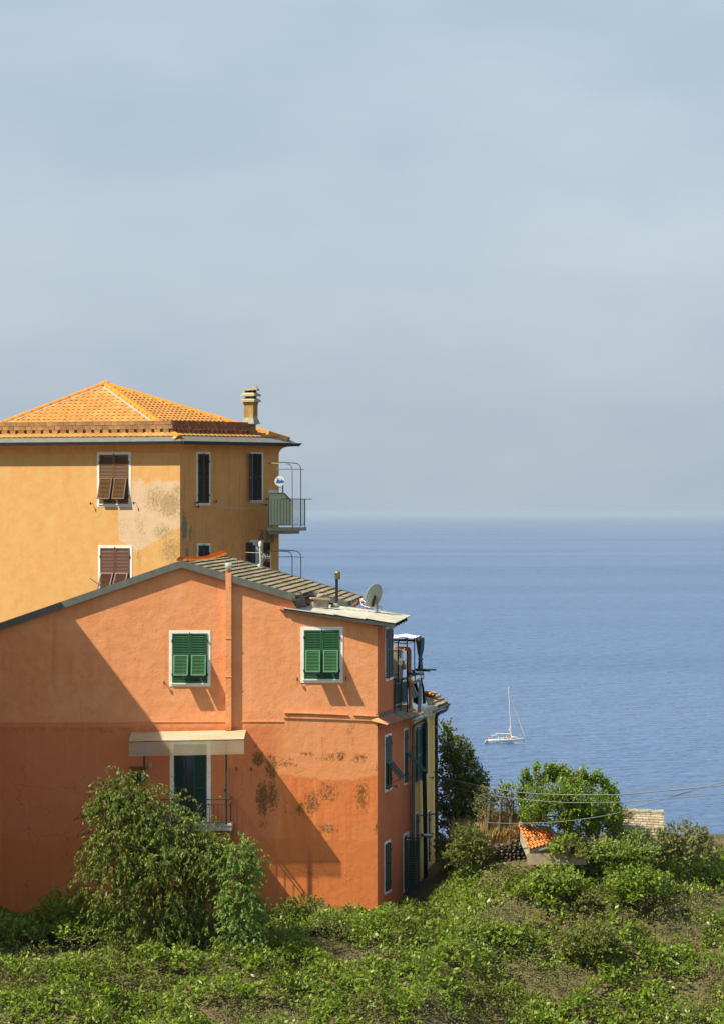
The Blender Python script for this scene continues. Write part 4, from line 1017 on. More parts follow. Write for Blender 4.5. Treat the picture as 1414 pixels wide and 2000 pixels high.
# dish with blue lettering on the balcony screen
dd = 151.55; DC = W(547, 940, dd); DISHW = simple('off_white_dish', (.52, .53, .46), .5, .06)
dish = thing('satellite_dish', 'small round off-white dish with blue lettering on the ochre house balcony', 'satellite dish', W(553, 963, dd))
Md = Matrix.Translation(DC) @ Matrix.Rotation(R(-7), 4, 'Z') @ Matrix.Rotation(R(84), 4, 'X')
mb = MB(); rr_ = 10.2 / FOC * dd
mb.lathe([(.01, -.035), (rr_ * .5, -.025), (rr_ * .97, 0.0), (rr_, .006), (rr_ * .97, .008), (rr_ * .5, .0), (.01, -.004)], 32, Md); wput('reflector', mb, DISHW, dish)
cu = bpy.data.curves.new('lettering', 'FONT'); cu.body = 'Eolo'; cu.size = .175; cu.shear = .25; cu.offset = .006; cu.extrude = .002; cu.align_x = 'CENTER'; cu.align_y = 'CENTER'; cu.space_character = .88
to = bpy.data.objects.new('lettering', cu); C.objects.link(to); bpy.context.view_layer.update()
tm = bpy.data.meshes.new_from_object(to.evaluated_get(bpy.context.evaluated_depsgraph_get())); bpy.data.objects.remove(to)
BLUE = simple('blue_print', (.01, .07, .33), .5, .0)
tm.materials.clear(); tm.materials.append(BLUE); tm.name = 'lettering'
put('lettering', tm, BLUE, dish, Md @ T3(0, .0, .012))
mb = MB(); mb.box(-.15, -.075, .115, .128, .008, .014, Md); wput('logo_bar', mb, BLUE, dish)
mb = MB(); mb.tube([W(553, 963.5, dd + .1), W(552.6, 945, dd + .1)], .024, 8); mb.tube([W(552.6, 950, dd + .1), W(548, 943, dd + .06)], .02, 6); mb.box(-.07, .07, -.04, .04, -.02, .01, Matrix.Translation(W(553, 963, dd + .1))); wput('mast', mb, simple('dark_mast', (.1, .1, .09), .5), dish)
mb = MB(); mb.tube(arc(W(544, 962, dd), W(552, 954, dd), W(540, 948, dd)), .008, 5); mb.tube([W(544, 962, dd), W(549, 963, dd), W(553, 959, dd)], .008, 5); wput('cable', mb, IRON, dish)

# ================================================================== NEIGHBOUR HOUSE that throws the long shadow (outside the frame)
nh = thing('neighbour_house', 'tall plain pink house standing close beside the salmon gable, nearer the viewer', 'house', (-18, 126, 56))
KX = SUN.x / SUN.y; KZ = SUN.z / -SUN.y
pq = 1.75                        # how far its corner stands in front of the salmon wall line
X0 = fx(180) - pq * KX * 1.0; Z0 = EYE + fz(1255) + pq * KZ
PINKW = stucco('pink_stucco', (.55, .25, .16), (.5, .22, .13), (.35, .14, .08), .3)
mb = MB(); ya, yb = 129 - 6.8, 129 - .35
mb.box(X0 - 9, X0, ya, yb, 52, Z0 - .1); wput('wall', mb, PINKW, nh)
mb = MB(); xm = X0 - 4.5
mb.add([(X0, ya - .1, Z0), (X0, yb + .1, Z0), (xm, yb + .1, Z0 + 1.6), (xm, ya - .1, Z0 + 1.6), (X0 - 9.1, ya - .1, Z0), (X0 - 9.1, yb + .1, Z0), (X0, ya - .1, Z0 - .1), (X0, yb + .1, Z0 - .1), (X0 - 9.1, ya - .1, Z0 - .1), (X0 - 9.1, yb + .1, Z0 - .1)],
       [(0, 1, 2, 3), (3, 2, 5, 4), (0, 6, 7, 1), (4, 5, 9, 8), (0, 3, 4, 8, 6), (1, 7, 9, 5, 2)]); wput('roof', mb, TERRA_S, nh)
for k, yy in enumerate((ya + .9, ya + 3.)):
    for zz in (Z0 - 2.6, Z0 - 5.8, Z0 - 9):
        mb = MB(); mb.box(X0, X0 + .03, yy, yy + 1.0, zz, zz + 1.5); w_ = wput('window', mb, TRIM, nh); mb = MB(); mb.box(X0 + .03, X0 + .06, yy + .1, yy + .9, zz + .1, zz + 1.4); wput('shutter', mb, GREEN_DK, w_)

# ================================================================== THINGS ON THE SALMON HOUSE ROOF
dm = 144.2
an = thing('antenna_mast', 'white antenna mast with small aerials standing behind the slate roof ridge', 'antenna', W(508, 1125, dm))
WHITEP = simple('white_plastic', (.66, .62, .52), .5, .08); ALU = simple('aluminium_rod', (.34, .32, .26), .45, .15, 8, .4)
mb = MB(); mb.tube([W(509, 1126, dm), W(509, 1095, dm), W(508, 1066, dm)], .022, 8); wput('mast', mb, WHITEP, an)
mb = MB(); mb.lathe([(.05, 0), (.052, .01), (.052, .165), (.035, .18), (.01, .2)], 12, Matrix.Translation(W(508.6, 1068, dm))); wput('aerial_box', mb, WHITEP, an)
mb = MB(); mb.lathe([(.045, 0), (.05, .01), (.05, .15), (.03, .17)], 12, Matrix.Translation(W(506.6, 1111, dm - .1))); wput('aerial_box', mb, WHITEP, an)
def yagi(a, b, n, h, parent, r=.006):
    mb = MB(); a, b = Vector(a), Vector(b); mb.tube([a, b], .010, 5); d = (b - a).normalized()
    for k in range(n):
        p = a.lerp(b, (k + .2) / n); e = Vector((.1, .25, 1)).normalized() * h * (1 - .4 * k / n); mb.tube([p - e, p + e], r, 4)
    return wput('aerial', mb, ALU, parent)
yagi(W(509, 1087, dm), W(529, 1087, dm - .6), 6, .11, an); yagi(W(509, 1089, dm), W(530, 1092, dm + .4), 5, .13, an); yagi(W(501, 1070, dm + .2), W(518, 1085, dm), 7, .07, an)
mb = MB(); mb.tube([W(480, 1079, dm + .3), W(508, 1080, dm)], .010, 5); mb.tube([W(528, 1077, dm - .5), W(530, 1096, dm - .5)], .008, 4); mb.tube([W(529, 1093, dm - .5), W(529.5, 1117, dm - .4)], .012, 5); wput('aerial', mb, ALU, an)
mb = MB(); mb.tube(arc(W(510, 1082, dm), W(527, 1087, dm - .2), W(519, 1076, dm)), .007, 4); wput('cable', mb, IRON, an)

# big dish on the lean-to roof
ds = 131.2; dsh = thing('satellite_dish', 'large grey-white satellite dish seen from behind on the white lean-to roof', 'satellite dish', W(736.5, 1196, ds))
DG = simple('greenish_grey_dish', (.36, .37, .28), .55, .08); Cn = W(730.3, 1163.5, ds)
axis = Vector((-.72, .70, .30)).normalized()            # looks away to the left, out to sea
q_ = axis.to_track_quat('Z', 'Y').to_matrix().to_4x4(); Mq = Matrix.Translation(Cn) @ q_ @ Matrix.Diagonal((.93, 1.0, 1, 1)); rd = .385
mb = MB(); mb.lathe([(.02, -.075), (rd * .3, -.068), (rd * .6, -.045), (rd * .85, -.016), (rd, .0), (rd + .012, .004), (rd + .012, .014), (rd, .012), (rd * .85, -.004), (rd * .5, -.04), (.02, -.062)], 40, Mq); wput('reflector', mb, DG, dsh)
mb = MB(); pz = W(736.8, 1166, ds + .05); mb.tube([W(736.5, 1197, ds + .05), pz, W(736.8, 1163, ds + .05)], .026, 8); mb.box(-.1, .1, -.1, .1, 0, .02, Matrix.Translation(W(736.5, 1196, ds + .05))); wput('mast', mb, METAL, dsh)
mb = MB(); mb.hexa([W(729.5, 1164.5, ds - .16), W(734.5, 1164.5, ds - .16), W(734, 1170, ds - .12), W(730.5, 1170, ds - .12)], [W(729.5, 1164.5, ds - .02), W(734.5, 1164.5, ds - .02), W(734, 1170, ds), W(730.5, 1170, ds)]); mb.tube([W(732, 1168, ds - .12), W(727, 1184, ds - .05)], .04, 6); wput('bracket', mb, IRON, dsh)
mb = MB(); mb.tube([W(722, 1181, ds + .05), W(712, 1175, ds + .25), W(708, 1172, ds + .4)], .014, 6); mb.tube(arc(W(728, 1187, ds), W(705, 1176, ds + .35), W(704, 1186, ds + .2)), .012, 6); mb.tube(arc(W(728, 1187, ds), W(737, 1194, ds), W(735, 1187, ds)), .008, 5); wput('feed_arm', mb, WHITEP, dsh)
mb = MB(); mb.box(-.04, .04, -.04, .04, -.045, .045, Matrix.Translation(W(705.5, 1172, ds + .4))); mb.tube([W(706, 1171, ds + .4), W(709.5, 1170, ds + .36)], .03, 8); wput('receiver', mb, WHITEP, dsh)
# red pipe rail and thin rods behind the lean-to
dr = 133.5; rr = thing('pipe_rail', 'thin red pipe railing behind the white lean-to roof and big dish', 'railing', W(725, 1200, dr))
REDP = simple('red_oxide_pipe', (.32, .06, .03), .5, .15)
for pts in (((715.5, 1198), (715.5, 1171)), ((715.5, 1188.5), (726, 1188.5), (726, 1199)), ((733, 1185), (743.5, 1185), (745.3, 1187), (745.3, 1199)), ((745.3, 1195.3), (753.5, 1195.3), (755, 1197), (755, 1202)), ((708.5, 1168), (709, 1199))):
    mb = MB(); mb.tube([W(x, y, dr) for x, y in pts], .016, 6); wput('rail', mb, REDP, rr)
for x in (687.5, 692.5, 696.5, 702.5): mb = MB(); mb.tube([W(x, 1170, dr), W(x, 1200, dr)], .009, 4); wput('rod', mb, METAL, rr)

# ================================================================== TERRACE BEHIND THE UPPER STOREY
dt = 133.2
GREENI = simple('dark_green_iron', (.012, .035, .022), .5, .2)
pg = thing('pergola', 'dark green iron pergola with a white canvas canopy on the terrace', 'pergola', W(795, 1397, dt))
mb = MB()
for pts in (((778, 1390), (777, 1257), (778, 1253), (781, 1251), (809, 1252.5)), ((795, 1392), (794.5, 1247)), ):
    mb.tube([W(x, y, dt) for x, y in pts], .024, 6)
mb.tube([W(809, 1246, dt + 1.5), W(809.5, 1310, dt + 1.5)], .02, 6); mb.tube([W(764, 1249.5, dt + 1.6), W(822, 1250.5, dt + .5)], .026, 6); mb.tube([W(764, 1251.5, dt + .4), W(810, 1253, dt + .4)], .014, 6); mb.tube([W(778, 1253, dt), W(797, 1245.5, dt)], .012, 5); mb.tube(arc(W(796, 1257, dt), W(820, 1249.5, dt + .8), W(808, 1256, dt)), .010, 5)
wput('frame', mb, GREENI, pg)
mb = MB(); mb.tube([W(764, 1255, dt + .7), W(795, 1257.5, dt + .7)], .022, 6); wput('red_bar', mb, REDP, pg)
CANV = simple('white_canvas', (.70, .69, .68), .8, .06, 4)
mb = MB(); n = 14; vs = []
for i in range(n + 1):
    u = i / n; 
    for j in range(4):
        v = j / 3; p = W(762 + u * 49, 1245 + u * .6, dt - .1).lerp(W(764 + u * 57, 1238.5 + u * 2.3, dt + 3.2), v); vs.append(p + Vector((0, 0, -.05 * math.sin(math.pi * v) - .025 * math.sin(u * 9))))
mb.add(vs, [(i * 4 + j, (i + 1) * 4 + j, (i + 1) * 4 + j + 1, i * 4 + j + 1) for i in range(n) for j in range(3)], True); wput('canopy', mb, CANV, pg)
mb = MB(); vs = []
for i in range(9):
    u = i / 8; a = W(811, 1246, dt + .2).lerp(W(822, 1241, dt + 3.), u); vs += [a, a + Vector((.02 * math.sin(u * 14), .0, -.13 - .03 * math.sin(u * 17)))]
mb.add(vs, [(2 * i, 2 * i + 2, 2 * i + 3, 2 * i + 1) for i in range(8)], True); wput('canopy_flap', mb, simple('brown_canvas', (.16, .13, .08), .85, .1), pg)
# tied curtain, brown lining and blue face
cn = thing('curtain', 'tied outdoor curtain with blue face and brown lining at the terrace corner', 'curtain', W(823, 1313, dt + .6))
def cloth(name, left, right, d0, d1, mat, parent, folds=5, amp=.05, n=26, seed=0):
    """left/right: outline points (px, py) from top to bottom"""
    rows = len(left); mb = MB(); vs = []
    for r in range(rows):
        for i in range(n + 1):
            u = i / n; x = left[r][0] + (right[r][0] - left[r][0]) * u; y = left[r][1] + (right[r][1] - left[r][1]) * u
            w = abs(right[r][0] - left[r][0]) / 10.; dd_ = d0 + (d1 - d0) * u + amp * min(1.5, .4 + w) * math.sin(u * folds * 2 * math.pi + seed + .15 * r)
            vs.append(W(x, y, dd_))
    mb.add(vs, [(r * (n + 1) + i, r * (n + 1) + i + 1, (r + 1) * (n + 1) + i + 1, (r + 1) * (n + 1) + i) for r in range(rows - 1) for i in range(n)], True)
    return wput(name, mb, mat, parent)
def smooth_outline(pts, k=4):
    out_ = []
    for i in range(len(pts) - 1):
        for j in range(k):
            t = j / k; t2 = t * t * (3 - 2 * t); out_.append((pts[i][0] + (pts[i + 1][0] - pts[i][0]) * t2, pts[i][1] + (pts[i + 1][1] - pts[i][1]) * t))
    return out_ + [pts[-1]]
cloth('blue_panel', smooth_outline([(820.5, 1245), (820, 1262), (820, 1287), (820, 1300), (820.5, 1311)]), smooth_outline([(828.8, 1246), (828, 1264), (824, 1287), (825.5, 1300), (826.8, 1311)]), dt + .4, dt + 1.2, simple('blue_awning_cloth', (.12, .22, .36), .85, .1, 3), cn, 4, .07)
cloth('brown_panel', smooth_outline([(811.8, 1251), (814, 1270), (817.5, 1287), (816, 1299), (814, 1310)]), smooth_outline([(821, 1250), (821, 1264), (820.8, 1287), (820.8, 1300), (821, 1311)]), dt + .4, dt + .6, simple('brown_awning_cloth', (.15, .115, .06), .85, .1, 3), cn, 4, .05)
mb = MB(); mb.tube([W(817, 1287.5, dt + .2), W(824.6, 1287.5, dt + .6)], .03, 6); wput('tie', mb, simple('dark_tie', (.05, .06, .07), .8), cn)
# big salmon waste pipe
mb = MB(); mb.tube([W(764, 1266.8, dt + .9), W(795, 1267.2, dt + .7)] + arc(W(795, 1267.2, dt + .7), W(799.2, 1273, dt + .7), W(799, 1267.2, dt + .7)) + [W(799.3, 1325, dt + .7), W(802, 1384, dt + .7)], .062, 12)
wput('waste_pipe', mb, simple('salmon_painted_pipe', (.66, .225, .085), .6, .1), oh)
# cabinet
cbn = thing('cabinet', 'pale grey plastic cabinet standing on the terrace under the canopy', 'cabinet', W(780, 1345, dt + .5))
CAB = simple('pale_grey_plastic', (.40, .40, .33), .6, .06)
Mcab = Matrix.Translation(W(763, 1345, dt + .35)) @ Matrix.Rotation(R(9), 4, 'Z'); hc = (1345 - 1270) / FOC * dt
mb = MB(); mb.box(0, .40, 0, .5, 0, hc, Mcab); wput('body', mb, CAB, cbn)
for k in (0, 1): mb = MB(); mb.box(.02 + k * .185, .02 + k * .185 + .175, -.015, -.001, .04, hc - .05, Mcab); wput('door', mb, CAB, cbn)
mb = MB(); mb.box(-.02, .425, -.02, .52, hc, hc + .03, Mcab); wput('lid', mb, CAB, cbn)
# railing with mesh panel along the open side of the terrace
rl = thing('terrace_railing', 'dark green iron railing with an opaque panel along the terrace edge', 'railing', PSv(4.6, zt, .0))
def PSz(px, py): return PS.loc(px, py)[1]
za, zb2, zm = PSz(768, 1379.5), PSz(768, 1337.5), PSz(768, 1325.5)
mb = MB()
for z in (za, zb2): mb.tube([PSv(3.0, z, .02), PSv(6.2, z, .02)], .02, 6)
wput('rail', mb, simple('blue_grey_rail', (.14, .20, .20), .45, .1), rl)
mb = MB(); mb.tube([PSv(3.05, zm - .05, .15), PSv(6.3, zm + .0, .25)], .028, 6); wput('handrail', mb, GREENI, rl)
for t in (3.1, 4.35, 6.1): mb = MB(); mb.tube([PSv(t, zt - .05, .03), PSv(t, zm - .02, .08)], .024, 6); wput('post', mb, GREENI, rl)
mb = MB(); vs = []
for i in range(61):
    t = 3.0 + 3.1 * i / 60; o = .012 * (i % 2); vs += [PSv(t, za + .02, -.01 + o), PSv(t, zb2 - .02, -.01 + o)]
mb.add(vs, [(2 * i, 2 * i + 2, 2 * i + 3, 2 * i + 1) for i in range(60)]); wput('panel', mb, simple('green_plastic_screen', (.022, .05, .035), .6, .2), rl)
# clothes rack arms, lines, laundry and pegs
ck = thing('clothes_rack', 'dark green clothes-drying arms reaching out from the terrace', 'clothes rack', W(815, 1335, dt))
mb = MB(); do = dt - .1
for pts, r_ in ((((768, 1327.5), (797, 1327)), .03), (((795, 1315), (827.5, 1315.2)), .028), (((796, 1317.5), (827, 1318.5)), .022), (((809, 1308), (852, 1308.6)), .032), (((812, 1311), (840, 1310.8)), .022), (((827, 1314), (827, 1327)), .014), (((797, 1310), (797, 1345)), .022), (((810, 1316), (810, 1334)), .02), (((823, 1327), (827, 1325)), .012)):
    mb.tube([W(x, y, do) for x, y in pts], r_, 6)
wput('frame', mb, GREENI, ck)
CORD = simple('pale_cord_rope', (.5, .45, .33), .8)
mb = MB(); mb.tube([W(776, 1292.5, do), W(788, 1293, do), W(795, 1288, do)], .008, 4); mb.tube([W(785, 1325, do), W(800, 1322, do), W(806, 1320, do)], .008, 4); mb.tube([W(798, 1326, do), W(806, 1331, do), W(814, 1329, do), W(824, 1322, do)], .008, 4); wput('line', mb, CORD, ck)
PEG = simple('yellow_plastic_peg', (.60, .36, .05), .5)
pegm = MB().box(-.018, .018, -.02, .02, -.075, .03).mesh('peg'); pegm.materials.append(PEG)
for x, y in ((778.5, 1294), (781.7, 1294), (789, 1268), (785, 1270), (792, 1326.5), (789, 1326), (798, 1325), (800, 1327), (803, 1329.5), (805, 1331), (807, 1331.5), (808.5, 1331.5), (810.5, 1331), (813, 1329.5), (815, 1328.5), (817, 1327), (822, 1321.5)):
    put('peg', pegm, PEG, ck, Matrix.Translation(W(x, y, do - .03)) @ Matrix.Rotation(R(random.uniform(-30, 30)), 4, 'Y'))
def laundry(label, cat, left, right, mat, d0=0, folds=3, amp=.04, nm='laundry', seed=0):
    o = cloth(nm, smooth_outline(left), smooth_outline(right), do - .05 + d0, do + .05 + d0, mat, None, folds, amp, 22, seed); return tag(o, label, cat, 'washing hung out at the terrace')
SHW = simple('grey_white_cotton', (.46, .45, .47), .9, .08, 3); NAVY = simple('navy_cotton', (.02, .026, .05), .9, .2, 4); BLACKC = simple('black_cotton', (.012, .013, .02), .9, .2, 4); LIGHT = simple('pale_blue_towel', (.40, .44, .48), .9, .08, 3)
laundry('grey-white sheet pegged at an angle below the drying arms', 'sheet', [(799, 1330), (801, 1345), (805, 1365)], [(804, 1331), (811, 1346), (818.5, 1360)], SHW, .06, 2)
laundry('navy cloth hanging behind the grey-white sheet on the line', 'cloth', [(802, 1331), (806, 1350), (806, 1372)], [(814, 1331), (817.5, 1355), (817, 1378)], NAVY, .22, 4)
laundry('long pale blue towel hanging down to the yellow cornice', 'towel', [(817, 1327), (816, 1360), (814.5, 1393)], [(822.5, 1330), (823.5, 1362), (822.5, 1392)], LIGHT, -.1, 3)
laundry('black trousers hanging rightmost on the terrace washing line', 'trousers', [(820.5, 1325), (824, 1350), (825, 1376)], [(824, 1325), (828.5, 1350), (831.5, 1374)], BLACKC, .04, 2)
laundry('bright blue rag lying on the upper drying arms', 'rag', [(803, 1309), (804, 1312), (807, 1315)], [(810, 1308), (811, 1311), (810.5, 1314)], simple('bright_blue_cloth', (.01, .09, .42), .8), -.06, 2)
laundry('small white cloth bunched on the outer drying arm', 'cloth', [(819, 1311), (819, 1313), (818, 1316)], [(826, 1311), (827, 1313), (826, 1316)], CANV, -.06, 3)
laundry('pale grey tea towel hanging before the terrace cabinet', 'tea towel', [(778.5, 1268), (778, 1278), (779, 1286)], [(782.5, 1268), (784, 1278), (783.5, 1285.5)], simple('pale_grey_towel', (.45, .46, .48), .9), .0, 2)
mb = MB(); prof = [(.005, 0), (.07, .01), (.085, .06), (.08, .14), (.05, .22), (.025, .27), (.03, .30), (.012, .33)]
mb.lathe(prof, 14, Matrix.Translation(W(788, 1308.5, do - .05)) @ Matrix.Diagonal((1, .7, .92, 1)))
tag(wput('peg_bag', mb, simple('brown_woven_bag', (.27, .20, .085), .9, .6, 26, bump=.6)), 'bulging brown woven peg bag hanging from the terrace line', 'bag')

# ================================================================== YELLOW HOUSE
PY = Plane(808, 136.2, .17, 1)
yh = thing('yellow_house', 'narrow yellow house with dark shutters and a slate eave, adjoining the salmon house', 'house', W(830, 1990, 139))
YEL = stucco('ochre_yellow_stucco', (.86, .60, .20), (.80, .53, .16), (.56, .35, .11), .35)
y1, yw1 = window(yh, PY, 816.5, 1412, 832.8, 1525, .09); y2, _ = window(yh, PY, 810.6, 1588, 816, 1690, .07); y3, _ = window(yh, PY, 835, 1584, 838.8, 1690, .06); y4, _ = window(yh, PY, 829, 1380, 833.2, 1408, .05)
tY = PY.s_of(851); zy = PY.loc(808, 1399)[1]
put('wall', wall_mesh([(-.6, zb), (tY, zb), (tY, PY.loc(851, 1384)[1] + .05), (-.6, zy + .1)], hl(y1, y2, y3), .13), YEL, yh, PY.M)
mb = MB(); a, b = PY.at(851, 1384), PY.at(851, 1990); c = a + Vector((-9, 1.5, 0)); mb.flat([a, b, Vector((c.x, c.y, b.z)), c]); a2 = PY.at(808, 1399) + Vector((-9, 1, 0)); mb.flat([PY.at(808, 1399, -.05), PY.at(851, 1384, -.05), c, a2]); wput('wall', mb, YEL, yh)
wl = (y1[2] - y1[0]) / 2; hh = y1[3] - y1[1]
louver('shutter', yh, PY.M @ T3(PY.s_of(810.5), -.05, y1[1] - .08) @ Matrix.Rotation(R(-4), 4, 'Z'), .72, hh + .05, GREEN_DK, [hh * .5], False, pitch=.06)
louver('shutter', yh, PY.M @ T3(PY.s_of(820.5), -.06, y1[1] + .05) @ Matrix.Rotation(R(-4), 4, 'Z'), .72, hh, GREEN_DK, [hh * .5], False, pitch=.06)
persiana(yh, PY, y2, GREEN_DK, GREEN_DK, False, flap=False, pitch=.06); persiana(yh, PY, y3, GREEN_DK, GREEN_DK, False, flap=False, pitch=.06)
for px, py in ((838, 1519), (818, 1522)): hook(yh, PY, px, py, .13)
def PYv(t, z, out): return PY.o + PY.u * t + PY.n * out + Vector((0, 0, z))
t815, t845 = PY.s_of(813), PY.s_of(845)
mb = MB(); zc0 = PY.loc(815, 1404)[1]; zc1 = zc0 + .3
mb.hexa([PYv(-.5, zc0, .14), PYv(t845, zc0 - .03, .14), PYv(t845, zc0, -.2), PYv(-.5, zc0, -.2)], [PYv(-.5, zc1, .17), PYv(t845, zc1 + .0, .17), PYv(t845, zc1, -.2), PYv(-.5, zc1, -.2)]); wput('cornice', mb, simple('cream_cornice', (.46, .44, .30), .85, .2, 5), yh)
# eave, slates and mossy ridge pieces
E0, E1 = W(842, 1389, 139.5), W(875.5, 1374.5, 141.8); R0, R1 = W(826, 1357, 141.5), W(846, 1352, 142.6)
for i in range(4):
    v0, v1 = i / 4, (i + 1) / 4 + .08
    for j in range(5):
        u0, u1 = j / 5, (j + 1) / 5 - .015
        f = lambda u, v: E0.lerp(E1, u).lerp(R0.lerp(R1, u), v)
        th = Vector((0, 0, .035)); up_ = Vector((random.uniform(-.01, .01), 0, .03 + random.uniform(0, .012)))
        mb = MB(); q = [f(u0, v0) + up_ * 1.6, f(u1, v0) + up_ * 1.6, f(u1, min(v1, 1)), f(u0, min(v1, 1))]; mb.hexa(q, [p + th for p in q]); wput('roof_slate', mb, SLAB, yh)
mb = MB(); mb.flat([E0, E1, R1, R0]); wput('roof_deck', mb, WOODD, yh)
LICH = NT('lichen_ridge_stone'); nn = LICH.noise(7, 4, .6); LICH.pbr(LICH.mix(LICH.step(nn, .5, .58), (.09, .06, .03), (.5, .2, .012)), .95, spec=.1)
for i, (x, y, rx) in enumerate(((833, 1354, .13), (839, 1355.5, .13), (845, 1357.5, .13), (832, 1362, .14))): wput('ridge_stone', rock(W(x, y, 141.3), (rx, .2, .09), 20 + i), LICH.m, yh)
gutter(yh, W(843, 1389.5, 139.3), W(876, 1374.5, 141.6), .085)
gutter(oh, PSv(4.7, zu - .30, .42), PSv(7.0, zu - .28, .42), .07, simple('pale_grey_gutter', (.42, .43, .38), .5, .2))
def pipe(parent, pts, r, mat): mb = MB(); mb.tube(pts, r, 10); return wput('rain_pipe', mb, mat, parent)
pipe(yh, [W(873, 1378, 141), W(872.5, 1384, 140.9), W(869, 1388, 140.6), W(857, 1393, 140.2), W(852.5, 1398, 140.0), W(851.5, 1404, 140), W(852, 1520, 140), W(853.5, 1800, 140)], .06, BLACKPIPE)
pipe(yh, [PYv(-.2, PY.loc(812, 1401)[1], .42), PYv(.1, PY.loc(812, 1408)[1], .3), PYv(-.75, PY.loc(806, 1417)[1], .12), PYv(-.8, PY.loc(806, 1423)[1], .1), PYv(-.8, -13, .1)], .06, simple('grey_brown_pipe', (.13, .13, .115), .5, .2))
tq = PY.s_of(818)
pipe(yh, [PYv(tq, zc0, .2), PYv(tq + .05, PY.loc(826.5, 1500)[1], .17), PYv(tq + .25, PY.loc(829, 1600)[1], .17), PYv(tq + .4, -14, .17)], .075, BLACKPIPE)
mb = MB(); mb.tube([PYv(tq - .3, PY.loc(826, 1588)[1], .12), PYv(tY - .1, PY.loc(849, 1590)[1], .12)], .025, 6); wput('bracket_bar', mb, IRON, yh)
mb = MB(); mb.tube([PYv(tq - .4, PY.loc(826, 1626)[1], .16), PYv(tq + .8, PY.loc(838, 1627)[1], .3)], .06, 8); wput('outlet_pipe', mb, METAL, yh)

# ================================================================== CABLES
CABLE = simple('grey_cable', (.15, .16, .15), .6, .1)
def cable(label, pts, r, sag=0):
    P_ = [W(*p) for p in pts]; out_ = []
    for i in range(len(P_) - 1):
        p0 = P_[max(0, i - 1)]; p1 = P_[i]; p2 = P_[i + 1]; p3 = P_[min(len(P_) - 1, i + 2)]
        for k in range(8):
            t = k / 8; out_.append(.5 * ((2 * p1) + (p2 - p0) * t + (2 * p0 - 5 * p1 + 4 * p2 - p3) * t * t + (3 * p1 - p0 - 3 * p2 + p3) * t ** 3))
    out_.append(P_[-1]); mb = MB(); mb.tube(out_, r, 5); o = wput('overhead_cable', mb, CABLE); return tag(o, label, 'cable', 'overhead cables from the yellow house')
cable('thick twisted cable running from the yellow house over the lemon tree, uppermost of three', [(853, 1517, 139.5), (872, 1521, 134.3), (905, 1529, 132), (960, 1540, 129.8), (1020, 1549, 127.6), (1100, 1553, 126.6), (1180, 1553, 126), (1234, 1551, 125.6), (1440, 1532, 124)], .017)
cable('middle thinner cable crossing just below the thick twisted one', [(853, 1533, 139.5), (872, 1537, 134.3), (905, 1544, 132), (960, 1554, 129.8), (1010, 1561, 127.6), (1100, 1568, 126.6), (1180, 1568, 126), (1234, 1566, 125.6), (1440, 1550, 124)], .013)
cable('lowest thin cable sagging across the dry grass and lemon tree foot', [(853, 1602, 139.5), (872, 1603.5, 134.), (900, 1605, 132), (960, 1608, 129.3), (1010, 1609, 127.6), (1090, 1606, 126.8), (1150, 1599, 126.4), (1200, 1590, 126), (1234, 1580, 125.8), (1440, 1520, 124)], .012)
mb = MB(); mb.tube([W(176, 1130, 147), W(192, 1141, 140), W(206, 1149, 131), W(212, 1152, 129.2)], .014, 5); tag(wput('roof_cable', mb, IRON), 'thin dark cable slanting onto the verge of the salmon gable', 'cable')

# ================================================================== SAILING YACHT
db = EYE * FOC / 452.5; sb = db / FOC
bt = thing('sailing_yacht', 'white sailing yacht with bare mast motoring across the blue water', 'sailing yacht', ((988 - 707) * sb, db, 0))
Mb = Matrix.Translation(((988 - 707) * sb, db, 0))
HULL = simple('white_gelcoat', (.66, .68, .62), .35, .03, 1, .4); HULLB = simple('pale_hull_side', (.68, .74, .71), .35, .03, 1, .4)
xs = [-6.0, -5.2, -4, -2, 0, 2, 4, 5.3, 6.05]; half = [1.15, 1.45, 1.7, 1.95, 2.0, 1.75, 1.15, .55, .05]; deck = [1.05, 1.15, 1.25, 1.32, 1.38, 1.45, 1.55, 1.65, 1.7]
mb = MB(); vs = []; nc = 7
for i, x in enumerate(xs):
    for k in range(nc):
        t = k / (nc - 1); a = math.sin(t * math.pi / 2); z = deck[i] * t ** .8 - .25 * (1 - t); xx = x + ((1 - t) * .75 if x > 5 else 0) * -.6 + ((1 - t) * -.9 if i == 0 else 0)
        vs.append((xx, -half[i] * (.72 + .28 * a), z))
    for k in range(nc):
        t = 1 - k / (nc - 1); a = math.sin(t * math.pi / 2); z = deck[i] * t ** .8 - .25 * (1 - t); xx = x + ((1 - t) * .75 if x > 5 else 0) * -.6 + ((1 - t) * -.9 if i == 0 else 0)
        vs.append((xx, half[i] * (.72 + .28 * a), z))
n = 2 * nc
fs = [(i * n + k, i * n + k + 1, (i + 1) * n + k + 1, (i + 1) * n + k) for i in range(len(xs) - 1) for k in range(n - 1)]
fs.append(tuple(range(n)))
mb.add(vs, fs, True); hull = put('hull', mb, HULLB, bt, Mb)
mb = MB(); mb.add([(-4.4, -1.1, 1.22), (3.2, -.8, 1.46), (3.2, .8, 1.46), (-4.4, 1.1, 1.22), (-1.2, -1.05, 1.85), (2.2, -.55, 1.72), (2.2, .55, 1.72), (-1.2, 1.05, 1.85)], [(0, 1, 5, 4), (1, 2, 6, 5), (2, 3, 7, 6), (3, 0, 4, 7), (4, 5, 6, 7)]); cab = put('coachroof', mb, HULL, bt, Mb)
mb = MB()
for x in (-.6, .4, 1.5): mb.box(x, x + .55, -1.05 + (x + 1.2) * .06, -.8, 1.52, 1.66)
put('cabin_window', mb, simple('amber_glass', (.35, .2, .07), .3), cab, Mb)
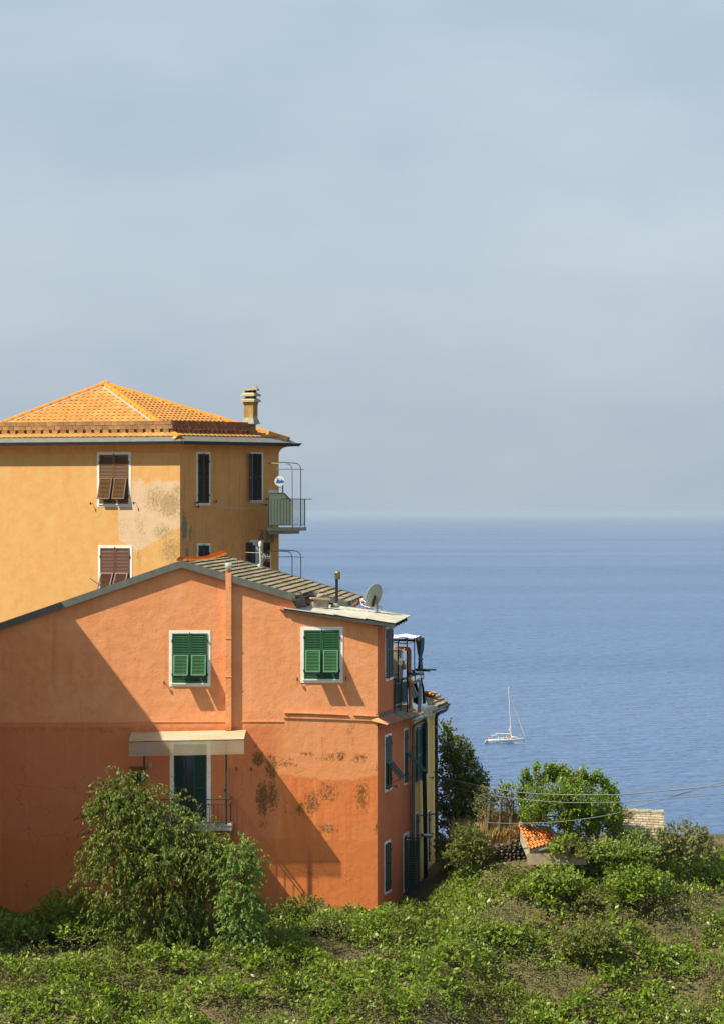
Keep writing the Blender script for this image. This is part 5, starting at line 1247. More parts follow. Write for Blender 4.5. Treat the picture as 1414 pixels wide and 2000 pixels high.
mb = MB(); mb.box(1.3, 3.6, -.9, .9, 1.72, 2.0); mb.lathe([(.9, 1.95), (.85, 2.1), (.5, 2.18), (.02, 2.2)], 12, T3(2.2, 0, 0)); put('tender', mb, HULL, bt, Mb)
MASTM = simple('pale_spar', (.66, .64, .52), .45, .05, 1)
mtop = Vector(((993 - 988) * sb, 0, (1452.5 - 1342) * sb)); mbase = Vector(((998.3 - 988) * sb, 0, 1.6))
mb = MB(); mb.tube([mbase, mtop], [.17, .11], 8); put('mast', mb, MASTM, bt, Mb)
mb = MB(); mb.tube([mbase + Vector((-.05, 0, 1.3)), Vector(((967 - 988) * sb, 0, (1452.5 - 1433) * sb))], .12, 8); put('boom', mb, MASTM, bt, Mb)
a = mbase.lerp(mtop, .88); b = Vector((6.0, 0, 1.75)); mb = MB(); mb.tube([a, a.lerp(b, .3), a.lerp(b, .6), a.lerp(b, .88), b], [.05, .09, .12, .16, .05], 8); put('furled_sail', mb, simple('tan_furled_sail', (.55, .45, .30), .8, .1, 2), bt, Mb)
mb = MB(); p1, p2 = mbase + Vector((-.1, 0, 4.7)), mbase + Vector((-.1, 0, 2.2)); mb.add([p1, p2, p2 + Vector((-.9, .25, 0)), p2 + Vector((-.4, -.15, .2))], [(0, 1, 2), (0, 1, 3)]); put('mainsail_fold', mb, simple('tan_sailcloth', (.58, .45, .3), .8), bt, Mb)
mb = MB(); mb.tube([mtop, Vector((-6, 0, 1.2))], .02, 4); mb.tube([mbase.lerp(mtop, .93), Vector((1.5, -1.7, 1.4))], .02, 4); mb.tube([mbase.lerp(mtop, .93), Vector((1.5, 1.7, 1.4))], .02, 4); put('rigging', mb, ALU, bt, Mb)
mb = MB(); mb.add([(-4.6, -1.1, 2.5), (-2.8, -1.1, 2.62), (-2.8, 1.1, 2.62), (-4.6, 1.1, 2.5), (-4.6, -1.1, 2.4), (-2.8, -1.1, 2.52), (-2.8, 1.1, 2.52), (-4.6, 1.1, 2.4)], [(0, 1, 2, 3), (7, 6, 5, 4), (0, 4, 5, 1), (1, 5, 6, 2), (2, 6, 7, 3), (3, 7, 4, 0)])
for y in (-1, 1): mb.tube([(-4.4, y, 1.2), (-4.3, y, 2.45)], .04, 5); mb.tube([(-3.1, y, 1.3), (-3.1, y, 2.55)], .04, 5)
put('bimini', mb, simple('cream_bimini', (.6, .5, .36), .8), bt, Mb)
mb = MB()
for y in (-1, 1): mb.tube([(-5.9, y * 1.1, 1.7), (-2, y * 1.9, 1.95), (2, y * 1.7, 2.05), (5.9, y * .15, 2.3)], .025, 4)
for x, h in ((-5.6, 1.15), (-3, 1.25), (0, 1.38), (2.5, 1.48), (4.8, 1.6), (5.9, 1.7)):
    for y in (-1, 1): w_ = 1.85 if -3.5 < x < 3 else (1.2 if x < 0 else .7); mb.tube([(x, y * w_ * (.9 if x < 5.5 else .2), h), (x, y * w_ * (.9 if x < 5.5 else .2), h + .6)], .02, 4)
put('guard_rail', mb, ALU, bt, Mb)
mb = MB(); mb.box(-6.75, -5.9, -.9, .9, .28, .42); put('bathing_platform', mb, simple('teak', (.48, .3, .14), .7), bt, Mb)
SKIN = simple('sunburnt_skin', (.48, .25, .16), .7, .05)
def sitter(x, y, z, label, shirt, lean=.1):
    mb = MB()
    mb.lathe([(.10, 0), (.21, .03), (.22, .12), (.18, .30), (.22, .48), (.20, .56), (.07, .62), (.062, .66), (.10, .72), (.115, .80), (.10, .88), (.03, .93)], 10, Matrix.Diagonal((.85, 1.05, 1, 1)))
    me_ = mb; hb = []
    o = tag(put('person', mb, SKIN, None, Mb @ T3(x, y, z) @ Matrix.Rotation(lean, 4, 'Y')), label, 'person', 'people sitting on the yacht')
    for sg in (-1, 1):
        pass
    b_ = bmesh.new(); b_.from_mesh(o.data)
    for sg in (-1, 1):          # arms to the knees and bent legs, welded into one mesh
        pts = [(.0, sg * .2, .54), (.10, sg * .28, .32), (.32, sg * .18, .22), (.42, sg * .14, .20)]; legs = [(.02, sg * .1, .08), (.42, sg * .12, .16), (.50, sg * .12, -.22), (.62, sg * .12, -.25)]
        for P_, rs in ((pts, [.06, .05, .04, .035]), (legs, [.11, .085, .06, .05])):
            m2 = MB(); m2.tube(P_, rs, 6); mm = m2.mesh('tmp'); b_.from_mesh(mm); bpy.data.meshes.remove(mm)
    b_.to_mesh(o.data); b_.free()
    c = MB(); c.lathe([(.20, .02), (.235, .05), (.24, .14), (.20, .30), (.24, .48), (.215, .575), (.09, .625)], 10, Matrix.Diagonal((.87, 1.06, 1, 1))); put('shirt', c, shirt, o, WM[o])
    h = MB(); h.lathe([(.112, .80), (.122, .86), (.10, .925), (.02, .95)], 10, Matrix.Translation((-.02, 0, 0)) @ Matrix.Diagonal((.9, 1.0, 1, 1))); put('hair', h, simple('dark_hair', (.04, .025, .015), .8), o, WM[o])
    return o
sitter(1.0, -.3, 1.72, 'person sitting on the coachroof nearest the yacht mast', simple('red_shirt', (.4, .1, .06), .9)); sitter(.2, .1, 1.74, 'person sitting on the coachroof just aft of the one by the mast', simple('tan_shirt', (.5, .3, .18), .9), -.1)
sitter(-2.3, -1.0, 1.35, 'person sitting in the yacht cockpit forward of the bimini', simple('cream_shirt', (.6, .55, .45), .9)); sitter(-5.2, -.5, 1.2, 'person sitting at the stern rail of the yacht', simple('orange_shirt', (.55, .25, .1), .9), .15)
mb = MB()
for i in range(26):
    x = random.uniform(2.5, 6.2); y = -1.2 * (6.4 - x) / 4 - random.uniform(.1, .7) - .2; r_ = random.uniform(.12, .4); mb.add([(x - r_, y, .03), (x, y - r_ * .5, .06), (x + r_, y, .03), (x, y + r_ * .5, .09)], [(0, 1, 2, 3)])
o = put('bow_foam', mb, simple('white_foam', (.7, .72, .72), .8), None, Mb, 'stuff')

# ================================================================== PLANTS
def leaf_mat(name, c0, c1, trans=.35, rough=.5):
    t = NT(name); r_ = t.n('ShaderNodeNewGeometry').outputs['Random Per Island']
    c = t.mix(r_, c0, c1); p = t.n('ShaderNodeBsdfPrincipled'); t.inp(p, 'Base Color', c); p.inputs['Roughness'].default_value = rough; p.inputs['Specular IOR Level'].default_value = .35
    q = t.n('ShaderNodeBsdfTranslucent'); t.inp(q, 0, t.gain(c, 1.25)); m_ = t.n('ShaderNodeMixShader'); m_.inputs[0].default_value = trans
    t.link(p.outputs[0], m_.inputs[1]); t.link(q.outputs[0], m_.inputs[2]); t.link(m_.outputs[0], t.out.inputs['Surface']); return t.m
BARK = simple('grey_brown_bark', (.12, .09, .06), .95, .35, 9, bump=.6)
DEADW = simple('dry_twig', (.22, .19, .14), .95, .3, 9)
def rv(rnd): 
    while True:
        v = Vector((rnd.uniform(-1, 1), rnd.uniform(-1, 1), rnd.uniform(-1, 1)))
        if .05 < v.length < 1: return v.normalized()
def leaf(mb, p, ax, nrm, L_, w):
    s = ax.cross(nrm); 
    if s.length < .01: s = ax.orthogonal()
    s.normalize(); n2 = s.cross(ax).normalized(); m_ = p + ax * L_ * .45
    b = len(mb.v); mb.v += [tuple(p), tuple(m_ + s * w - n2 * w * .25), tuple(p + ax * L_ - n2 * L_ * .12), tuple(m_ - s * w - n2 * w * .25)]
    mb.f += [(b, b + 1, b + 2), (b, b + 2, b + 3)]; mb.sm += [False, False]
def plant(name, label, cat, base, blobs, mat, ntw, lpt, L_, w, twig=.45, droop=.3, upright=.2, seed=1, trunk=None, limbs=True, bark=None, shell=.55, group=None, flat=0.):
    """blobs: (px, py, rx px, ry px, depth, depth radius m). Leaves sit on twigs near the blobs' surfaces."""
    rnd = random.Random(seed); root = thing(name, label, cat, base, group); B = []
    for (px, py, rx, ry, d, rd_) in blobs: B.append((W(px, py, d), rx / FOC * d, rd_, ry / FOC * d))
    wts = [(b[1] * b[3]) ** .75 for b in B]; mb = MB(); tw = MB()
    for k in range(ntw):
        c, ax, ay, az = rnd.choices(B, wts)[0]; u = rv(rnd)
        if rnd.random() < .6 and u.y > 0: u.y = -u.y
        r_ = shell + (1 - shell) * rnd.random() ** .7
        p = c + Vector((u.x * ax, u.y * ay, u.z * az)) * r_
        d = (Vector((u.x, u.y, u.z * .7)) + rv(rnd) * .5 + Vector((0, 0, upright))).normalized()
        n_ = max(4, int(lpt * rnd.uniform(.6, 1.3))); tl = twig * rnd.uniform(.6, 1.25); q = p.copy()
        pts = [q.copy()]
        for j in range(n_):
            f = j / n_; d = (d + Vector((0, 0, -droop * .25 * f)) + rv(rnd) * .07).normalized(); q = q + d * (tl / n_)
            side = rv(rnd); la = (d * .55 + side * .75 + Vector((0, 0, -droop * .6))).normalized()
            nn_ = (Vector((0, 0, 1)) + rv(rnd) * .8 + Vector((-.2, -.3, 0))).normalized(); sc = rnd.uniform(.65, 1.2)
            leaf(mb, q, la, nn_, L_ * sc, w * sc)
        pts.append(q); 
        if k % 3 == 0: tw.tube([pts[0] - d * tl * .3, pts[0], pts[1]], .008, 3)
    fo = wput('foliage', mb, mat, root, kind='stuff')
    wput('twigs', tw, bark or BARK, root, kind='stuff')
    if trunk:
        t = MB(); t.tube([W(x, y, d) for x, y, d, _ in trunk], [q for *_, q in trunk], 8); wput('trunk', t, bark or BARK, root)
        if limbs:
            top = W(*trunk[-1][:3])
            for (c, ax, ay, az) in B:
                if (c - top).length > .3:
                    l_ = MB(); m_ = top.lerp(c, .5) + rv(rnd) * .15 + Vector((0, 0, .1)); l_.tube([top, m_, c + rv(rnd) * .1], [trunk[-1][3] * .7, trunk[-1][3] * .45, trunk[-1][3] * .2], 6); wput('branch', l_, bark or BARK, root)
    return root
# fruit tree in front of the salmon house
LF1 = leaf_mat('fruit_tree_leaf', (.05, .09, .010), (.19, .235, .02), .35)
plant('fruit_tree', 'bushy green fruit tree with drooping narrow leaves before the salmon house balcony', 'tree', W(330, 1960, 124),
      [(247, 1551, 26, 26, 124, .8), (222, 1576, 34, 36, 124.2, .8), (205, 1606, 20, 50, 124.2, .7), (265, 1591, 45, 40, 124, 1.), (302, 1585, 28, 24, 124, .8), (330, 1618, 32, 32, 123.8, .9), (362, 1632, 28, 32, 123.8, .8), (388, 1640, 14, 16, 123.8, .5), (240, 1656, 60, 55, 124, 1.2), (310, 1670, 60, 60, 123.8, 1.3), (380, 1670, 45, 45, 123.6, 1.), (422, 1670, 18, 22, 123.6, .6), (448, 1686, 22, 26, 123.6, .7),
       (225, 1720, 60, 60, 124, 1.1), (320, 1720, 90, 60, 123.8, 1.4), (430, 1700, 65, 50, 123.6, 1.0), (300, 1800, 110, 60, 124, 1.2), (410, 1790, 80, 60, 124, 1.), (243, 1528, 8, 16, 124, .3), (208, 1545, 8, 14, 124, .3), (290, 1548, 10, 12, 124, .3), (345, 1568, 10, 12, 124, .3), (395, 1592, 8, 12, 124, .3)], LF1, 2600, 15, .125, .024, .62, 1.1, .3, 11,
      [(330, 1965, 124, .17), (332, 1880, 124, .14), (326, 1800, 124, .12), (322, 1720, 124, .10)])
LF1b = leaf_mat('bright_pinnate_leaf', (.12, .21, .03), (.2, .3, .05), .4)
plant('sapling', 'bright green sapling with long pinnate leaves at the fruit tree foot', 'sapling', W(470, 1960, 122.6), [(462, 1675, 20, 18, 122.6, .4), (480, 1660, 8, 14, 122.6, .3), (488, 1688, 14, 18, 122.6, .4), (470, 1725, 30, 40, 122.6, .5), (472, 1770, 34, 40, 122.6, .6), (474, 1820, 36, 30, 122.6, .6)], LF1b, 330, 16, .12, .026, .5, .9, .3, 12, [(470, 1965, 122.6, .05), (472, 1800, 122.6, .04), (470, 1690, 122.6, .03)])
# dark broad-leaved tree beside the yellow house
LF2 = leaf_mat('dark_broad_leaf', (.055, .085, .012), (.20, .225, .03), .35)
plant('broadleaf_tree', 'dark green broad-leaved tree rising beside the yellow house wall', 'tree', W(890, 1720, 136),
      [(868, 1436, 6, 22, 136, .4), (880, 1464, 16, 26, 136, .7), (898, 1474, 18, 22, 136, .7), (882, 1510, 20, 36, 136, .9), (908, 1504, 20, 22, 136, .8), (918, 1534, 22, 22, 135.8, .8), (936, 1530, 12, 14, 135.8, .5), (895, 1560, 34, 45, 136, 1.2), (922, 1570, 28, 34, 135.8, 1.), (886, 1620, 26, 50, 136, 1.), (915, 1620, 34, 40, 135.8, 1.)], LF2, 1700, 11, .10, .034, .28, .25, .35, 21,
      [(895, 1730, 136, .2), (893, 1640, 136, .16), (892, 1560, 136, .12)])
W_all = W
def W_gar(px, py, d): return W_all(px, py, 127.9 + (d - 132) * .29)
W = W_gar
# lemon tree with upright shoots
LF3 = leaf_mat('citrus_leaf', (.085, .165, .010), (.28, .37, .03), .4, .4)
lemon = plant('lemon_tree', 'rounded bright green lemon tree with upright shoots above the tiled shed', 'tree', W(1110, 1650, 136),
      [(1048, 1566, 28, 30, 136.5, 1.), (1085, 1554, 36, 34, 136, 1.2), (1120, 1560, 32, 36, 136, 1.2), (1150, 1576, 34, 34, 136, 1.2), (1180, 1594, 28, 32, 136, 1.), (1040, 1594, 26, 20, 136.5, 1.), (1088, 1592, 45, 32, 136.2, 1.3), (1130, 1610, 40, 32, 136.5, 1.1), (1175, 1620, 34, 24, 136.2, 1.), (1200, 1612, 12, 24, 136, .6)], LF3, 1700, 11, .095, .028, .28, .15, 1.6, 31,
      [(1103, 1658, 136, .09), (1108, 1625, 136, .08), (1118, 1598, 136.2, .06)])
sh = plant('lemon_shoots', 'cluster of tall leafy shoots standing up out of the lemon tree crown', 'shoots', W(1100, 1560, 136),
      [(x, y, 2.2, 9, 136, .12) for x, y in ((1024, 1535), (1028, 1522), (1047, 1520), (1050, 1512), (1071, 1515), (1073, 1524), (1086, 1514), (1092, 1520), (1105, 1520), (1114, 1528), (1130, 1535), (1141, 1530), (1143, 1524), (1150, 1534), (1160, 1532), (1164, 1528), (1172, 1534), (1185, 1545), (1196, 1556), (1202, 1568), (1206, 1586), (1060, 1530), (1080, 1524), (1120, 1532), (1036, 1534), (1016, 1556), (1098, 1512), (1065, 1518), (1136, 1524), (1178, 1538), (1190, 1562), (1210, 1596), (1020, 1570))], LF3, 430, 12, .10, .03, .30, .0, 3.2, 33, None, False)
for c_ in list(sh.children): c_.parent = lemon; c_.matrix_basis = WM[lemon].inverted() @ WM[c_]
bpy.data.objects.remove(sh)
# two pruned stumps with sprouting tips
pr = plant('pruned_trunk', 'bare pruned trunk with a few sprouting green tips between the posts', 'tree', W(1000, 1640, 138.5), [(984, 1540, 5, 9, 138.5, .15), (989, 1547, 5, 6, 138.5, .15), (1003, 1543, 4, 7, 138.5, .12), (996, 1552, 5, 5, 138.5, .1)], LF3, 34, 8, .09, .028, .2, .2, 1.2, 41, None, False)
mb = MB(); mb.tube([W(996, 1637, 138.5), W(998, 1606, 138.5), W(994, 1580, 138.5), W(986, 1548, 138.5)], [.09, .075, .06, .035], 7); wput('trunk', mb, BARK, pr)
mb = MB(); mb.tube([W(998, 1606, 138.5), W(1001, 1590, 138.4), W(1001, 1563, 138.4)], [.05, .05, .045], 7); wput('branch', mb, BARK, pr)
# posts
for (x0, y0, x1, y1, r_, lb) in ((949, 1640, 957, 1571, .055, 'leaning dark wooden post nearest the broad-leaved tree'), (973, 1643, 979, 1562, .05, 'slim grey wooden post standing in the dry grass'), (949, 1640, 951, 1598, .085, 'short thick wooden stake lashed to the leaning dark post')):
    mb = MB(); mb.tube([W(x0, y0, 138.2 + (.2 if r_ > .06 else 0)), W((x0 + x1) / 2 + .6, (y0 + y1) / 2, 138.2 + (.2 if r_ > .06 else 0)), W(x1, y1, 138.2 + (.2 if r_ > .06 else 0))], [r_, r_ * .95, r_ * .85], 7); tag(wput('wooden_post', mb, BARK), lb, 'post', 'wooden posts in the garden')
W = W_all; mb = MB(); mb.tube([W(889.5, 1700, 133.), W(889.5, 1592, 133.)], .028, 7); tag(wput('metal_post', mb, IRON), 'thin black metal post in front of the broad-leaved tree', 'post')
W = W_gar
# dry grass bank
GR = leaf_mat('dry_grass_blade', (.40, .27, .085), (.62, .45, .17), .3, .8); GRG = leaf_mat('green_grass_blade', (.08, .12, .02), (.20, .22, .05), .3, .8)
def grass(name, x0, x1, ytop, ybot, d0, d1, n, h, mat, seed):
    rnd = random.Random(seed); mb = MB()
    for i in range(n):
        f = rnd.random(); x = rnd.uniform(x0, x1); d = d0 + (d1 - d0) * f; y = ytop(x) + (ybot(x) - ytop(x)) * (1 - f); p = W(x, y, d); hh_ = h * rnd.uniform(.5, 1.3)
        s = Vector((rnd.uniform(-1, 1), rnd.uniform(-1, 1), 0)).normalized() * rnd.uniform(.008, .02); l_ = Vector((rnd.uniform(-.4, .4), rnd.uniform(-.4, .4), 0)) * hh_
        b = len(mb.v); mb.v += [tuple(p - s), tuple(p + s), tuple(p + l_ * .4 + Vector((0, 0, hh_ * .6)) + s * .6), tuple(p + l_ + Vector((0, 0, hh_)))]; mb.f += [(b, b + 1, b + 2), (b, b + 2, b + 3)]; mb.sm += [False, False]
    return wput(name, mb, mat, None, 'stuff')
# earth bank that carries the grass
mb = MB(); SOIL = simple('dry_soil', (.20, .14, .07), .95, .35, 6, bump=.7); vs = []
for i in range(25):
    x = 926 + i * 4.77; 
    for j, (yy, d) in enumerate(((1672, 137.6), (1650, 138.0), (1628, 138.8), (1612, 139.8), (1606, 141), (1650, 143))): vs.append(W(x, yy + 5 * mnoise.noise(Vector((x * .06, j * 1.7, 0))) + (4 if i > 20 else 0) + max(0, (x - 1010)) * .12, d))
mb.add(vs, [(i * 6 + j, (i + 1) * 6 + j, (i + 1) * 6 + j + 1, i * 6 + j + 1) for i in range(24) for j in range(5)], True); o = wput('earth_bank', mb, SOIL, None, 'structure')
grass('dry_grass', 940, 1030, lambda x: 1602, lambda x: 1648, 138.0, 140.2, 3600, .34, GR, 3)
W = W_all; grass('dry_grass', 882, 930, lambda x: 1622, lambda x: 1652, 133.4, 134., 500, .42, GR, 5)
W = W_gar
BUSHY = leaf_mat('olive_bush_leaf', (.09, .115, .025), (.22, .22, .07), .3, .7)
def bush(label, blobs, mat, n, L_, w, seed, base=None, name='bush', twig=.25, up=.5, cat='bush', group=None, lpt=10):
    x, y, rx, ry, d, r_ = blobs[0]; return plant(name, label, cat, base or W(x, y + ry, d), blobs, mat, n, lpt, L_, w, twig, .15, up, seed, None, False, group=group)
bush('pale olive-green scrub along the skyline behind the wooden posts', [(955, 1556, 16, 16, 141, .6), (980, 1572, 24, 20, 141, .7), (948, 1580, 16, 24, 140.6, .6), (1005, 1580, 18, 18, 140.8, .6), (965, 1592, 24, 12, 140, .5)], BUSHY, 260, .09, .02, 51)
bush('rusty red-brown dry shrub at the end of the stone wall', [(1012, 1628, 12, 12, 138, .35)], leaf_mat('rusty_leaf', (.16, .07, .02), (.28, .14, .04), .3), 70, .07, .02, 52)
VINE = leaf_mat('lime_vine_leaf', (.16, .24, .025), (.30, .36, .06), .4)
bush('lime-green vine sprawling over the low wall before the tiled shed', [(1106, 1650, 20, 14, 133.5, .6), (1114, 1638, 12, 10, 133.8, .6), (1092, 1662, 20, 8, 133, .5), (1110, 1652, 14, 10, 133.2, .4)], VINE, 240, .085, .034, 53)
bush('yellow-green creeper patch below the slate slabs', [(1155, 1662, 26, 10, 131.5, .6), (1190, 1666, 30, 12, 131, .7), (1225, 1662, 22, 12, 131, .6), (1170, 1652, 12, 6, 132, .4), (1250, 1668, 30, 14, 131, .6)], VINE, 300, .08, .034, 54)
W = W_all; bush('small lime bush beside the black rain pipe of the yellow house', [(864, 1660, 9, 14, 135., .35), (870, 1672, 10, 10, 135., .3)], VINE, 60, .08, .03, 55)
W = W_gar
bush('leafy green growth round the beige stone roof', [(1222, 1640, 14, 8, 134, .5), (1200, 1643, 18, 5, 134, .4), (1240, 1634, 16, 10, 134.5, .5)], VINE, 120, .07, .028, 56)
W = W_all; bush('dark green bush filling the corner between the broad-leaved tree and the earth bank', [(915, 1642, 24, 26, 129.4, .6), (938, 1660, 18, 18, 129.2, .5), (900, 1670, 24, 18, 129.3, .5)], LF2, 330, .10, .03, 61)
W = W_all; bush('dark undergrowth in the shade under the broad-leaved tree', [(880, 1650, 26, 22, 135., .8), (915, 1655, 30, 24, 134.6, .8), (945, 1668, 24, 18, 134., .6), (900, 1690, 40, 24, 134., .8)], LF2, 420, .10, .03, 57)
W = W_gar
# spiky rosettes
for x, y, lb in ((1108, 1655, 'spiky grey-green rosette plant standing left of its twin on the low wall'), (1128, 1655, 'spiky yellow-green rosette plant on a shaggy stem, larger of the two')):
    rt = thing('yucca', lb, 'yucca', W(x, 1672, 131.6), 'spiky rosettes on the garden wall'); rnd = random.Random(x); mb = MB(); c = W(x, y, 131.6)
    for i in range(34):
        u = rv(rnd); u.z = abs(u.z) * 1.1 + .1; u.normalize(); leaf(mb, c + u * .03, u, (Vector((0, 0, 1)) + rv(rnd) * .3).normalized(), rnd.uniform(.2, .36), .022)
    wput('leaves', mb, leaf_mat('yucca_leaf', (.22, .22, .09), (.42, .38, .18), .2), rt, 'stuff'); mb = MB(); mb.tube([W(x, 1676, 131.6), W(x, 1656, 131.6)], [.10, .12], 9); wput('stem', mb, simple('shaggy_stem', (.14, .09, .05), .95, .5, 30, bump=.8), rt)

# ================================================================== STONE WALL, SHED ROOFS, SLABS
st = thing('dry_stone_wall', 'dry-stone wall, coloured dark for shade, holding up the grassy bank', 'wall', W(998, 1720, 137)); STONE = simple('shade_dark_stone', (.12, .10, .066), .95, .4, 10, bump=.6, objvar=.45)  # dark stone tone stands in for shade on the wall
smesh = []
for k in range(6): me = rock((0, 0, 0), (.5, .45, .42), 60 + k, 1).mesh('stone'); me.materials.append(STONE); smesh.append(me)
rnd = random.Random(9); y = 1722; n_st = 0
while y > 1640:
    x = 958 + (1722 - y) * .12
    while x < 1034:
        w_ = rnd.uniform(6.5, 12); h_ = rnd.uniform(5.5, 8)
        top = 1652 - (x - 960) * .16 + 2 * math.sin(x)
        if y - h_ * .5 > top - 2:
            put('stone', rnd.choice(smesh), STONE, st, Matrix.Translation(W(x + w_ / 2, y - h_ / 2, 136.9 + rnd.uniform(-.06, .06))) @ Matrix.Rotation(rnd.uniform(-.3, .3), 4, 'Y') @ Matrix.Diagonal((w_ / 58 * 1.05, .4, h_ / 58 * 1.2, 1))); n_st += 1
        x += w_
    y -= 6.2
mb = MB(); mb.hexa([W(958, 1725, 137.5), W(1036, 1725, 137.5), W(1034, 1646, 137.5), W(964, 1656, 137.5)], [W(958, 1725, 138.3), W(1036, 1725, 138.3), W(1034, 1646, 138.3), W(964, 1656, 138.3)]); wput('wall_core', mb, SOIL, st)
# tiled shed
sd = thing('tiled_shed', 'low shed with an orange pantile roof beside the stone wall', 'shed', W(1055, 1700, 134)); PAN = simple('orange_pantile', (.62, .20, .05), .85, .25, 10, objvar=.14, bump=.2)
qa, qb, qc, qd = W(1033, 1661, 132.8), W(1094, 1643, 134.6), W(1074, 1624, 136.4), W(1014, 1616, 135.4)
def SQ(u, v, z=0): return qa.lerp(qb, u).lerp(qd.lerp(qc, u), v) + Vector((0, 0, z))
pm = {}
for r_ in range(6):
    for k in range(9):
        u0 = k / 9; v0 = r_ / 6; o_ = SQ(u0, v0, .03); ex = SQ(u0 + 1 / 9, v0, .03) - o_; ey = SQ(u0, min(v0 + 1.12 / 6, 1.02), .0) - o_; mb = MB(); nn_ = ex.cross(ey).normalized(); nn_ = nn_ if nn_.z > 0 else -nn_; vs = []
        for e in (0, 1):
            for i in range(5):
                t = i / 4; vs.append(o_ + ex * t + ey * e + nn_ * (.035 * math.sin(t * math.pi * 2 - .5) + (.02 if e == 0 else 0)))
        lip = [v - nn_ * .04 for v in vs[:5]]
        mb.add(vs, [(i, i + 1, 6 + i, 5 + i) for i in range(4)], True); mb.add(vs[:5] + lip, [(i, 5 + i, 6 + i, i + 1) for i in range(4)]); wput('pantile', mb, PAN, sd)
mb = MB(); mb.flat([SQ(0, 0, -.02), SQ(1, 0, -.02), SQ(1, 1, -.02), SQ(0, 1, -.02)]); wput('roof_deck', mb, TERRA_S, sd)
mb = MB(); mb.tube([SQ(t, 1.02, .05) + Vector((0, 0, .02 * math.sin(t * 17))) for t in [i / 8 for i in range(9)]], .085, 7); mb.tube([SQ(1.01, 1 - t, .04) for t in [i / 5 for i in range(6)]], .07, 7); wput('mortar_ridge', mb, simple('pinkish_mortar', (.42, .31, .2), .95, .3, 9, bump=.5), sd)
mb = MB(); low = Vector((0, 0, -.45)); p = [SQ(.02, .02), SQ(.98, .02), SQ(.98, .98), SQ(.02, .98)]; mb.hexa([q + low for q in p], [q + Vector((0, 0, -.03)) for q in p]); wput('shed_wall', mb, CONC, sd)
for x, y, d, r_ in ((1032, 1620, 135.6, (.09, .09, .15)), (1046, 1638, 134.6, (.16, .12, .07)), (1030, 1640, 134.2, (.12, .1, .08))): wput('weight_stone', rock(W(x, y, d), r_, int(x)), STONE, sd)
# low walls with slate slabs
lw = thing('garden_wall', 'low beige garden wall capped with grey slate slabs below the lemon tree', 'wall', W(1140, 1690, 132.5)); BEIGE = simple('beige_plaster', (.34, .26, .16), .95, .35, 6, bump=.4); SLABG = simple('grey_slate_slab', (.24, .245, .22), .8, .25, 6, bump=.2, objvar=.15)
mb = MB(); mb.hexa([W(1028, 1690, 132.2), W(1145, 1690, 131.8), W(1145, 1668, 131.8), W(1028, 1668, 132.2)], [W(1028, 1690, 132.7), W(1145, 1690, 132.3), W(1145, 1668, 132.3), W(1028, 1668, 132.7)]); wput('wall_body', mb, BEIGE, lw)
mb = MB(); mb.hexa([W(1095, 1660, 134.5), W(1232, 1672, 133.2), W(1232, 1650, 133.2), W(1095, 1632, 134.5)], [W(1095, 1660, 136), W(1232, 1672, 134.6), W(1232, 1650, 134.6), W(1095, 1632, 136)]); wput('wall_body', mb, BEIGE, lw)
for pts in (((1116, 1641), (1140, 1636), (1142, 1633), (1122, 1636)), ((1142, 1647), (1166, 1641), (1168, 1638), (1146, 1642)), ((1180, 1656), (1216, 1650), (1219, 1645), (1192, 1648)), ((1052, 1660), (1068, 1656), (1070, 1653), (1058, 1655))):
    mb = MB(); d_ = (133.2, 133.2, 134.4, 134.4); q = [W(x, y, d) for (x, y), d in zip(pts, d_)]; mb.hexa([v + Vector((0, 0, -.05)) for v in q], q); wput('slate_slab', mb, SLABG, lw)
for x, y in ((1145, 1641), (1120, 1640)): wput('stone', rock(W(x, y, 134), (.07, .1, .13), int(x)), BEIGE, lw)
gt = MB(); gt.hexa([W(1217, 1659, 132.6), W(1300, 1662, 132.2), W(1300, 1650, 133.6), W(1222, 1648, 133.6)], [W(1217, 1657.5, 132.6), W(1300, 1660, 132.2), W(1300, 1648.5, 133.6), W(1222, 1646.5, 133.6)]); tag(wput('tarpaulin', gt, simple('dark_green_tarp', (.02, .07, .05), .5, .1)), 'dark green tarpaulin stretched flat among the yellow-green creeper', 'tarpaulin')
# beige stone-slab roof to the right
br = thing('stone_shed', 'stone shed with a weathered beige slab roof behind the lemon tree', 'shed', W(1290, 1700, 139)); SLB = simple('beige_stone_slab', (.36, .30, .20), .9, .3, 7, bump=.4, objvar=.22)
a0, a1, b1, b0 = W(1196, 1632, 137.6), W(1300, 1637, 137.0), W(1296, 1592, 140.7), W(1200, 1588, 141)
for r_ in range(9):
    k = 0; u = -random.uniform(0, .06)
    while u < 1:
        du = random.uniform(.08, .14); f = lambda u_, v_: a0.lerp(a1, u_).lerp(b0.lerp(b1, u_), v_)
        u0, u1 = max(u, 0), min(u + du - .006, 1); v0, v1 = r_ / 9, min((r_ + 1.15) / 9, 1.0); j = random.uniform(0, .015)
        if u1 > u0: mb = MB(); q = [f(u0, v0) + Vector((0, 0, .045 + j)), f(u1, v0) + Vector((0, 0, .045 + j)), f(u1, v1) + Vector((0, 0, j)), f(u0, v1) + Vector((0, 0, j))]; mb.hexa(q, [p + Vector((0, 0, .04)) for p in q]); wput('roof_slab', mb, SLB, br)
        u += du
mb = MB(); p = [a0, a1, b1, b0]; mb.hexa([q + Vector((0, 0, -.55)) for q in p], [q + Vector((0, 0, -.01)) for q in p]); wput('shed_wall', mb, BEIGE, br)
mb = MB(); mb.tube([b0.lerp(b1, t / 10) + Vector((0, 0, .06 + .02 * math.sin(t * 2.1))) for t in range(11)], .09, 7); wput('mortar_ridge', mb, CONC, br)
